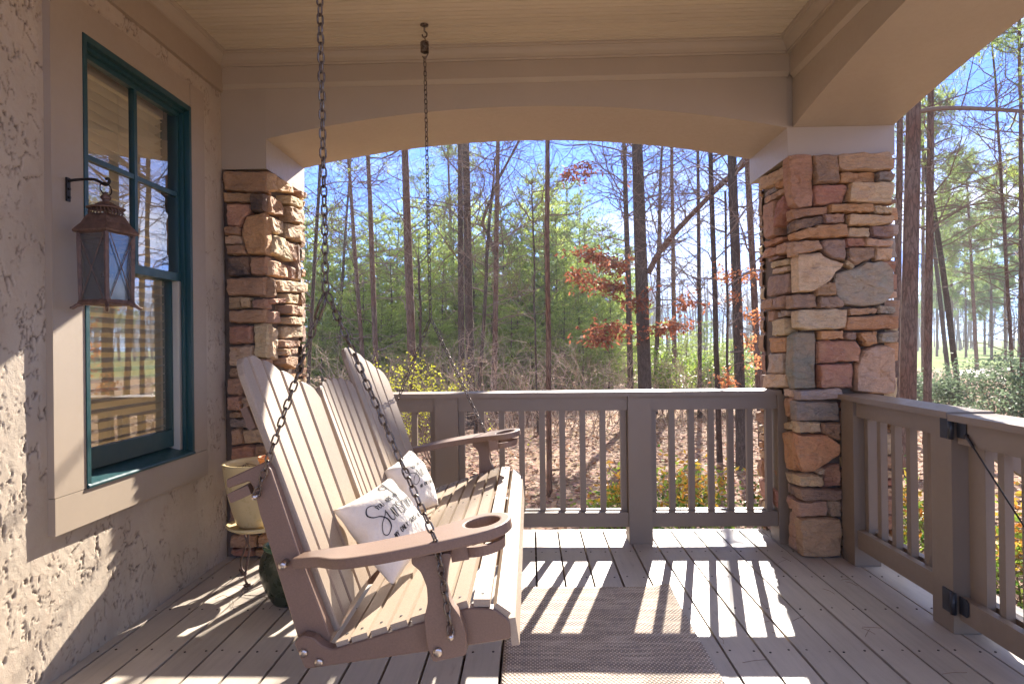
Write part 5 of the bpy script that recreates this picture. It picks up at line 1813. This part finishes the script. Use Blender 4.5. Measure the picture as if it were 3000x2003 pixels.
# the oak with russet leaves and the leaning limb
def oak_extra(T, pts, rad, rg):
    dist = 14.0
    path = np.array([at(px, py, 'y', dist) for px, py in ((1900, 800), (1925, 745), (1975, 680), (2060, 590), (2130, 525), (2205, 458), (2290, 380))])
    path[:, 1] += np.linspace(0, -1.2, len(path))
    sp = smooth_path(path, 4)
    T.part('leaning_limb', tube(sp, np.linspace(.062, .04, len(sp)), 9, False), M_PINEB, smooth=True)
    lst = []
    for i in range(10):
        k = rg.integers(3, len(sp) - 1)
        grow(sp[k], (rg.uniform(-.5, .6), rg.uniform(-.6, .6), rg.uniform(.2, 1)), rg.uniform(.8, 1.8), .02, rg, 2, lst, .2, .05, 4, .55, .005)
    T.part('twigs', limbs_geo(lst), M_TWIGB, kind='stuff')
    blob_leaves(T, pts, [(1780, 770, 95, 30), (1730, 745, 60, 25), (1790, 835, 90, 22), (1700, 810, 50, 25), (1800, 960, 80, 22), (1740, 985, 60, 16), (1960, 958, 75, 16), (2020, 880, 40, 35), (1710, 490, 70, 36),
                         (1650, 510, 50, 30), (1920, 470, 90, 40), (1965, 580, 60, 40), (2030, 695, 45, 16), (1830, 465, 50, 30), (1860, 880, 50, 20)], dist, M_RUSSET, .13, .05, 21, rg)


tall_tree('oak_tree', 'thick furrowed oak with russet leaves and a limb leaning up to the right', (1890, 1141), (1866, 419), 38, 14, 12, M_GREYB, 'bare', 20, (3.6, 6.5, 10), (6.5, 0, 16), extra=oak_extra)
tall_tree('hardwood_tree', 'bent grey trunk crossing close behind the russet oak on its left', (1848, 1141), (1836, 640), 17, 17, 10, M_GREYB, 'bare', 21, (2.5, 7, 14), (5, 0, 12))
tall_tree('pine_tree', 'slim straight pine standing in the pale gap right of the oak', (1976, 983), (1971, 515), 13, 22, 15, seed=22, dead=(2, 9, 16), crown=(10, 0, 14), foliage=M_NEEDLE2)
tall_tree('hardwood_tree', 'dark slim trunk close beside the oak on its right', (1922, 1130), (1930, 760), 13, 19, 9, M_GREYB, 'bare', 23, (2, 7, 14), (5, 0, 10))
tall_tree('hardwood_tree', 'thin upright trunk midway between the oak and the corner pillar', (2050, 1141), (2047, 457), 12, 18, 11, M_GREYB, 'bare', 24, (2, 8, 16), (6, 0, 12))
tall_tree('hardwood_tree', 'dark curved trunk with a forked base left of the large grey trunk', (2108, 1330), (2083, 448), 15, 11.4, 9, M_GREYB, 'bare', 25, (2.5, 6, 12), (5, 0, 10))
tall_tree('hardwood_tree', 'large pale grey trunk nearest the corner pillar inside the front opening', (2172, 1360), (2148, 457), 28, 10.7, 10, M_GREYB, 'bare', 26, (3.5, 7, 8), (6, 0, 10))
tall_tree('pine_tree', 'pinkish pine trunk partly hidden by the corner pillar', (2224, 1141), (2186, 486), 19, 13, 13, seed=27, dead=(2.5, 7, 10), crown=(8.5, 0, 12), foliage=M_NEEDLE2)
tall_tree('pine_tree', 'narrow pine trunk grazing the left edge of the corner pillar', (2239, 1141), (2224, 534), 12, 18, 13, seed=28, dead=(2.5, 8, 10), crown=(8.5, 0, 12), foliage=M_NEEDLE2)


def beech(T, pts, rad, rg):
    blob_leaves(T, pts, [(2125, 795, 28, 14), (2205, 800, 30, 20), (2215, 925, 30, 20), (2150, 870, 25, 15), (2240, 1060, 25, 25), (2190, 1000, 25, 16), (2130, 1100, 40, 20)], 10.4, M_ORANGE, .08, .04, 13, rg, .4)


tall_tree('beech_sapling', 'thin sapling with orange leaves in front of the large grey trunk', (2128, 1150), (2119, 690), 7, 10.4, 4.6, M_GREYB, 'bare', 29, (1, 4, 12), (3, 0, 5), extra=beech)

# right of the corner pillar
tall_tree('pine_tree', 'grey pine trunk touching the right edge of the corner pillar', (2625, 1150), (2634, 357), 20, 14, 13, seed=31, dead=(4, 7, 5), crown=(8, 0, 14), foliage=M_NEEDLE2)


def big_limb(T, pts, rad, rg):
    path = np.array([at(px, py, 'y', 10.0) for px, py in ((2672, 332), (2740, 326), (2850, 336), (2960, 352), (3080, 360), (3250, 340))])
    path[:, 1] += np.linspace(0, -.6, len(path))
    sp = smooth_path(path, 4)
    T.part('long_limb', tube(sp, np.linspace(.038, .022, len(sp)), 8, False), M_TWIGB, smooth=True)
    lst, cents, dirs = [], [], []
    for i in range(16):
        k = rg.integers(3, len(sp))
        n0 = len(lst)
        grow(sp[k], (rg.uniform(-.3, .8), rg.uniform(-.8, .5), rg.uniform(-.5, .9)), rg.uniform(.6, 1.5), .013, rg, 2, lst, .2, .02, 4, .55, .004)
        for bp, br, lv in lst[n0:]:
            if lv == 0: cents.append(bp[-1]); dirs.append(unit(bp[-1] - bp[0]))
    T.part('twigs', limbs_geo(lst), M_TWIGB, kind='stuff')
    put_mesh(T, 'crown', fast_tris('crown', tufts(np.array(cents), np.array(dirs), 7, .12, .011, rg), M_NEEDLE2), kind='stuff')


tall_tree('pine_tree', 'large near pine with plated pink bark right of the corner pillar', (2655, 1380), (2674, 337), 43, 10, 14, seed=32, dead=(5, 7, 3), crown=(8, 0, 12), foliage=M_NEEDLE, extra=big_limb)
tall_tree('pine_tree', 'straight brown pine just right of the large plated pine', (2717, 1177), (2724, 290), 21, 13, 14, seed=33, dead=(3, 8, 10), crown=(8, 0, 16), foliage=M_NEEDLE2)
tall_tree('hardwood_tree', 'dark leaning trunk with an orange band on the far side of the gate', (2806, 1130), (2752, 700), 16, 18, 9, M_GREYB, 'bare', 34, (3, 8, 10), (5.5, 0, 10))
tall_tree('hardwood_tree', 'thinner curved trunk left of the dark leaning trunk', (2775, 1064), (2738, 690), 12, 30, 13, M_GREYB, 'bare', 35, (4, 10, 14), (7, 0, 12))
tall_tree('pine_tree', 'branchy slim pine near the right edge with tufts of needles', (2968, 1127), (2935, 585), 10, 16, 11, seed=36, dead=(.8, 6, 44), crown=(3.6, 0, 30), foliage=M_NEEDLE, tuft=(.17, .015, 8))
tall_tree('pine_tree', 'pine trunk at the extreme right edge of the view', (2996, 1150), (2992, 300), 13, 14, 12, seed=37, dead=(2, 8, 22), crown=(4.5, 0, 26), foliage=M_NEEDLE2, tuft=(.16, .014, 8))
tall_tree('pine_tree', 'distant slim pine standing on the lawn before the hazy woods', (2862, 1078), (2850, 850), 10, 42, 14, seed=38, dead=(2, 10, 30), crown=(6, 0, 26), foliage=M_NEEDLE2, tuft=(.35, .035, 8))
tall_tree('pine_tree', 'far straight trunk left of the curved trunk beyond the railing', (2705, 1050), (2700, 420), 11, 30, 16, seed=39, dead=(4, 12, 14), crown=(7, 0, 26), foliage=M_NEEDLE2, tuft=(.28, .026, 8))
for i, (px, dd, w_) in enumerate([(2790, 60, 8), (2830, 75, 6), (2905, 66, 7), (2885, 85, 6), (2945, 58, 8), (2745, 80, 6), (2985, 72, 7), (2765, 95, 5)]):
    tall_tree('distant_pine', ['faint far pine on the fairway edge behind the leaning trunk', 'faint thin far pine right of the leaning trunk', 'faint far pine left of the branchy slim pine', 'smallest faint far pine before the misty woods', 'faint far pine touching the branchy slim pine', 'faint far pine right of the straight brown pine', 'faint far pine near the right edge of the view', 'faintest far pine on the open fairway'][i],
              (px, 1030), (px - 4 + i, 700), w_, dd, 16 + i % 3, seed=50 + i, dead=(2, 8, 10), crown=(5, 0, 24), foliage=M_NEEDLE2, tuft=(.55, .06, 8), group='far pines beyond the path')
# beyond the right edge: seen only mirrored in the window
for i, (x, y, w_) in enumerate([(10.5, 9.5, 34), (13.5, 13, 30), (9.0, 6.2, 40)]):
    rgx = np.random.default_rng(300 + i)
    z0 = float(gz(x, y))
    pts = np.column_stack([x + np.cumsum(rgx.normal(0, .03, 12)), y + np.cumsum(rgx.normal(0, .03, 12)), np.linspace(z0 - .1, z0 + 13, 12)])
    T = Thing('pine_tree', ['pine beyond the right edge, mirrored in the window glass', 'second pine beyond the right edge of the view', 'closest pine beyond the steps outside the gate'][i], 'tree', tuple(pts[0]), 'tall trees of the wood')
    T.part('trunk', tube(pts, np.linspace(.16, .07, 12), 10, False), M_PINEB, smooth=True)

# ------------------------------------------------------------------ young pines behind
def young_pine(seed, H=7.0, dens=1.0):
    rg = np.random.default_rng(seed)
    tp = np.column_stack([np.cumsum(rg.normal(0, .03, 9)), np.cumsum(rg.normal(0, .03, 9)), np.linspace(0, H, 9)])
    trunk = tube(tp, np.linspace(.065, .012, 9), 6, False)
    lst, cents, dirs = [], [], []
    z = .6
    while z < H - .1:
        f = (1 - z / H)
        R = .35 + 1.75 * f ** .75 * min(1, .55 + z / 2.2)
        p, k = along(tp, z)
        q0 = rg.uniform(0, 6.28)
        m = 6 if f > .25 else 5
        for j in range(m):
            q = q0 + j * 6.283 / m + rg.normal(0, .25)
            L = R * rg.uniform(.65, 1.15)
            pts, rad = limb(p, (math.cos(q), math.sin(q), .25), L, .016, rg, 5, .12, .07)
            lst.append((pts, rad, 1))
            ns = max(3, int(L / .18 * dens))
            for t in np.linspace(.28, 1.0, ns):
                kk = min(int(t * 5), 4)
                c = pts[kk] + (pts[kk + 1] - pts[kk]) * (t * 5 - kk)
                dd = unit(pts[kk + 1] - pts[kk])
                cents.append(c); dirs.append(dd + np.array([0, 0, .35]))
                if t > .45 and rg.uniform() < .75:
                    for s in (-1, 1):
                        sd = np.array([-dd[1], dd[0], .15]) * s
                        cents.append(c + sd * rg.uniform(.1, .28) + dd * .05); dirs.append(dd * .6 + sd * .7 + np.array([0, 0, .3]))
        z += rg.uniform(.34, .52)
    for t in np.linspace(.75, 1, 6): cents.append(along(tp, H * t)[0]); dirs.append(np.array([0, 0, 1.0]))
    tr = tufts(np.array(cents), np.array(dirs), 7, .22, .034, rg, .6, 0, False)
    gs = [tube(a, b_, 3, False) for a, b_, _ in lst]
    return to_mesh('trunk', trunk, M_GREYB, True), to_mesh('branches', join(*gs), M_TWIGB), tr


YP = []
for i in range(5):
    tm, bmsh, tr = young_pine(400 + i, 7.0, 1.0)
    YP.append((tm, bmsh, fast_tris('crown', tr, M_NEEDLE), fast_tris('crown', tr, M_NEEDLE2)))
ypl = [  # px, top y, distance, dark?
    (905, 640, 26, 0), (945, 720, 21, 0), (985, 650, 30, 1), (1030, 690, 24, 0), (1060, 780, 19, 0), (1105, 640, 28, 0), (1140, 720, 22, 0), (1170, 620, 30, 1), (1225, 680, 25, 0),
    (1255, 600, 29, 0), (1290, 730, 21, 0), (1330, 640, 27, 1), (1385, 690, 24, 0), (1420, 600, 30, 0), (1440, 800, 20, 0), (1480, 590, 28, 1), (1515, 720, 23, 0), (1550, 500, 32, 1),
    (1585, 560, 27, 0), (1625, 620, 25, 1), (1655, 540, 33, 1), (1690, 740, 23, 0), (1720, 640, 31, 1), (1765, 660, 28, 1), (1790, 800, 24, 0), (1830, 730, 31, 0), (1120, 880, 17.5, 0), (1290, 930, 17.5, 0), (1500, 900, 18, 0), (1650, 880, 19, 0), (1000, 860, 18, 0),
    (1950, 930, 27, 0), (2010, 970, 25, 0), (2060, 940, 31, 1), (1900, 950, 24, 0), (2140, 990, 26, 0), (2200, 980, 30, 1), (870, 560, 24, 1), (820, 600, 22, 0), (760, 620, 26, 0),
    (940, 955, 17, 0), (1080, 940, 18, 0), (1200, 975, 17, 0), (1345, 950, 18.5, 0), (1440, 985, 17.5, 0), (1560, 950, 18, 0), (1705, 975, 17.5, 0), (1785, 940, 19, 0),
    (965, 600, 34, 1), (1080, 610, 33, 1), (1200, 590, 35, 0), (1300, 600, 34, 1), (1360, 570, 35, 0), (1450, 620, 33, 1), (1530, 620, 30, 0), (1610, 500, 36, 1), (1700, 560, 36, 1), (1800, 690, 35, 1)]
yp_lab = ['beside the left pillar', 'low in front beside the left pillar', 'behind the first leaning pine', 'right of the first leaning pine', 'short, at the foot of the leaning pine', 'behind the straight slim pine', 'left of the stout pine', 'tall and dark behind the stout pine',
          'right of the stout pine', 'tall, behind the far chain', 'short, below the far chain', 'dark, behind the paired trunks', 'in front of the paired trunks', 'tall, right of the paired trunks', 'short, at the crooked mossy trunk', 'tall and dark, right of the forked pine', 'left of the thin sapling',
          'tallest dark one left of the slender near pine', 'bright, behind the slender near pine', 'dark, right of the slender near pine', 'tall far dark one below the russet leaves', 'short, below the russet leaves', 'dark far one left of the oak', 'dark far one close left of the oak', 'short, in front of the bent trunk',
          'far, just behind the oak', 'lowest, before the straight slim pine', 'lowest, under the far chain', 'lowest, before the forked pine', 'lowest, right of the slender near pine', 'lowest, before the first leaning pine', 'low, right of the oak', 'low, in the pale gap', 'low and dark before the pale gap', 'low, close right of the oak',
          'low, left of the large grey trunk', 'low and dark beside the corner pillar', 'hidden behind the left pillar', 'left of the left pillar outside', 'far left outside behind the house',
          'smallest, close to the left pillar', 'smallest, between the leaning and the straight slim pine', 'smallest, left foot of the stout pine', 'smallest, behind the yellow budding shrub', 'smallest, before the crooked mossy trunk', 'smallest, left of the slender near pine', 'smallest, above the middle railing post', 'smallest, left foot of the oak',
          'far back, left of the first leaning pine', 'far back, right of the first leaning pine', 'far back, touching the stout pine', 'far back, touching the far chain', 'far back, between the paired trunks', 'far back, left of the forked pine', 'far back, right of the forked pine', 'highest far one behind the slender near pine', 'far back, above the russet leaves', 'far back, touching the left side of the oak']
for i, (px, ty, dd, dk) in enumerate(ypl):
    dd = dd * 1.0 + max(0, 27 - dd) * .6
    top = at(px, ty, 'y', dd)
    zb = float(gz(top[0], dd))
    H = top[2] - zb
    T = Thing('young_pine', ('soft green young pine ' if not dk else 'dull green young pine ') + yp_lab[i], 'tree', (top[0], dd, zb - .05), 'young pines filling the wood')
    a, b_, c0, c1 = YP[i % 5]
    s = H / 7.0
    sw_ = max(.75, min(1.25, s * 1.05)) if s < 1.3 else 1.3
    M = Matrix.Translation(Vector(T.loc)) @ Matrix.Rotation(i * 1.7, 4, 'Z') @ Matrix.Diagonal((sw_, sw_, s, 1))
    for nm, me in (('trunk', a), ('branches', b_), ('crown', c1 if dk else c0)):
        o = T.inst(nm, me, M)
        if nm != 'trunk': o['kind'] = 'stuff'


# ------------------------------------------------------------------ bare brush along the edge of the clearing
def brush(seed, H, pale):
    rg = np.random.default_rng(seed)
    lst = []
    for i in range(13):
        q = rg.uniform(0, 6.28)
        grow((rg.normal(0, .25), rg.normal(0, .25), 0), (math.cos(q) * .4, math.sin(q) * .4, 1), H * rg.uniform(.6, 1.1), .010, rg, 2, lst, .2, .06, 4, .5, .0035)
    return to_mesh('stems', join(*[tube(a, b_, 3, False) for a, b_, _ in lst]), M_PALETWIG if pale else M_TWIGB)


BRS = [brush(700 + i, 1.9, i % 2) for i in range(4)]
bsp = [(930, 16), (1010, 15.5), (1085, 16), (1160, 15), (1240, 16.5), (1300, 14.8), (1400, 15.6), (1470, 14.6), (1540, 16.2), (1620, 15), (1690, 16), (1760, 15.2), (1820, 17), (1955, 16.5), (2020, 17.5), (2085, 16), (2190, 15.5), (1350, 18), (1580, 18.5), (1130, 18)]
blab = ['next to the left pillar', 'under the first leaning pine', 'under the straight slim pine', 'left of the stout pine foot', 'right of the stout pine foot', 'left of the paired trunks', 'right of the paired trunks', 'under the forked pine', 'left of the slender near pine', 'right of the slender near pine',
        'left of the middle railing post', 'above the middle railing post', 'left of the oak foot', 'right of the oak foot', 'in the pale gap', 'left of the dark curved trunk', 'beside the corner pillar', 'far behind the paired trunks', 'far behind the slender near pine', 'far behind the straight slim pine']
for i, (px, dd) in enumerate(bsp):
    p = at(px, 1150, 'y', dd)
    zb = float(gz(p[0], dd))
    T = Thing('bare_shrub', ('pale ' if i % 2 else 'brown ') + 'leafless twiggy shrub ' + blab[i], 'shrub', (p[0], dd, zb - .03), 'leafless shrubs along the clearing')
    s = .8 + .35 * ((i * 37) % 10) / 10
    o = T.inst('stems', BRS[i % 4], Matrix.Translation(Vector(T.loc)) @ Matrix.Rotation(i * 2.1, 4, 'Z') @ Matrix.Diagonal((1.2, 1.2, s, 1)))
    o['kind'] = 'stuff'

# ------------------------------------------------------------------ shrubs with leaves
def leafy(name, label, cat, base, R, H, n, mats, L, w, seed, stems=9, group=None, droop=0.0, shell=.55):
    rg = np.random.default_rng(seed)
    T = Thing(name, label, cat, tuple(base), group)
    base = np.array(base)
    lst, tips = [], []
    for i in range(stems):
        q = rg.uniform(0, 6.28); r = R * rg.uniform(.2, .9)
        grow(base, (math.cos(q) * r, math.sin(q) * r, H * rg.uniform(.7, 1.0)), H * rg.uniform(.75, 1.05), .012, rg, 2, lst, .15, .04, 5, .45, .003)
    T.part('stems', join(*[tube(a, b_, 3, False) for a, b_, _ in lst]), M_TWIGB, kind='stuff')
    ends = np.array([a[-1] for a, b_, lv in lst if lv < 2] + [a[len(a) // 2] for a, b_, lv in lst if lv < 2])
    for m_, frac, hi in mats:
        k = int(n * frac)
        c = ends[rg.integers(len(ends), size=k)] + rg.normal(0, L * .9, (k, 3))
        if hi:
            order = np.argsort(-ends[:, 2])[:max(8, len(ends) // 3)]
            c = ends[order][rg.integers(len(order), size=k)] + rg.normal(0, L * .6, (k, 3)) + np.array([0, 0, L * .5])
        put_mesh(T, 'foliage', fast_tris('foliage', leaves(c, L, w, rg, droop, False), m_), kind='stuff')
    return T


az = [(1.55, 6.3, .62, 'azalea shrub with yellow green leaves seen through the right bay of the front railing'), (.92, 6.4, .45, 'low azalea beside the middle railing post with orange tips'), (3.15, 5.6, .55, 'azalea seen through the short side railing'),
      (3.3, 4.5, .6, 'azalea with gold and green leaves below the gate hinges'), (3.45, 3.7, .6, 'azalea outside the gate at the right edge of the view'), (2.55, 6.2, .5, 'azalea behind the foot of the corner pillar')]
for i, (x, y, R, lab) in enumerate(az):
    zb = float(gz(x, y))
    leafy('azalea_shrub', lab, 'shrub', (x, y, zb - .02), R, .72 if i != 1 else .6, 1500, [(M_AZ, .72, False), (M_AZO, .28, True)], .075, .028, 800 + i, 14, 'azaleas around the porch', -.35)
p = at(1265, 1085, 'y', 11)
leafy('spicebush', 'loose shrub with bright yellow buds behind the far swing chain', 'shrub', (p[0], 11, float(gz(p[0], 11))), 1.5, 1.75, 1700, [(M_YELLOW, 1.0, False)], .045, .032, 850, 12, None, .2)
p = at(1130, 1100, 'y', 11.6)
leafy('spicebush', 'smaller yellow budding shrub right beside the swing back', 'shrub', (p[0], 11.6, float(gz(p[0], 11.6))), 1.1, 1.4, 700, [(M_YELLOW, 1.0, False)], .045, .03, 851, 9, None, .2)
for i, (px, dd, R, H, lab) in enumerate([(2770, 17, 1.1, 1.15, 'rounded grey green bush beyond the side railing'), (2935, 14.5, 1.1, 1.35, 'broad grey green bush beyond the gate at the right edge'), (2700, 20, .9, .9, 'small grey green bush between the pine trunks'), (3080, 13, 1.1, 1.4, 'grey green bush past the right edge of the view'), (1940, 19, 1.0, 1.5, 'light green bush right of the oak'), (2065, 20, 1.1, 1.5, 'light green bush left of the dark curved trunk'), (2190, 19, 1.0, 1.6, 'light green bush beside the corner pillar')]):
    p = at(px, 1100, 'y', dd)
    leafy('evergreen_bush', lab, 'bush', (p[0], dd, float(gz(p[0], dd))), R, H, 3400, [(M_HOLLY if i < 4 else M_AZ, 1.0, False)], .085, .045, 870 + i, 14, None, 0.0)

# ------------------------------------------------------------------ the far woods
def far_woods():
    rg = np.random.default_rng(5)
    gs, tr = [], []
    cents, dirs = [], []
    for i in range(520):
        az_ = rg.uniform(-.55, 1.0)
        dd = rg.uniform(105, 170)
        x, y = math.tan(az_) * dd, dd
        z0 = float(gz(x, y)); H = rg.uniform(10, 17)
        gs.append(tube([(x, y, z0), (x + rg.normal(0, .4), y, z0 + H * .5), (x + rg.normal(0, .8), y, z0 + H)], [.2, .14, .03], 4, False))
        k = 46
        zz = z0 + H * rg.uniform(.2, 1.0, k)
        cents.append(np.column_stack([x + rg.normal(0, 1.5, k), y + rg.normal(0, 1.2, k), zz]))
    c = np.concatenate(cents)
    d = rg.normal(0, 1, c.shape); d[:, 2] = np.abs(d[:, 2]) + .4
    return join(*gs), tufts(c, unit(d), 3, 1.5, .09, rg, .5, 0, False), c


M_FARW = NT('far_bare_branches').done(rgb(116, 104, 98), .95, spec=.05)
g_, tr_, _c = far_woods()
FW = Thing('distant_woods', 'hazy bare far woods beyond the fairway', 'woods', (0, 130, -.9), kind='stuff')
FW.part('trunks', g_, M_FARW, kind='stuff')
put_mesh(FW, 'branches', fast_tris('branches', tr_, M_FARW), kind='stuff')
# ------------------------------------------------------------------ the air
def air():
    m = bpy.data.materials.new('air')
    m.use_nodes = True
    n, l = m.node_tree.nodes, m.node_tree.links
    n.clear()
    out = n.new('ShaderNodeOutputMaterial')
    pv = n.new('ShaderNodeVolumePrincipled')
    pv.inputs['Color'].default_value = (0.92, 0.95, 1.0, 1)
    pv.inputs['Density'].default_value = 0.0009
    pv.inputs['Anisotropy'].default_value = 0.2
    l.new(pv.outputs[0], out.inputs['Volume'])
    return m


hz = solo('haze', box(-120, 190, -12, 186, -2.4, 24), air(), kind='stuff', loc=(0, 80, 0))
hz['label'] = 'thin pale air over the whole place'
hz['category'] = 'haze'
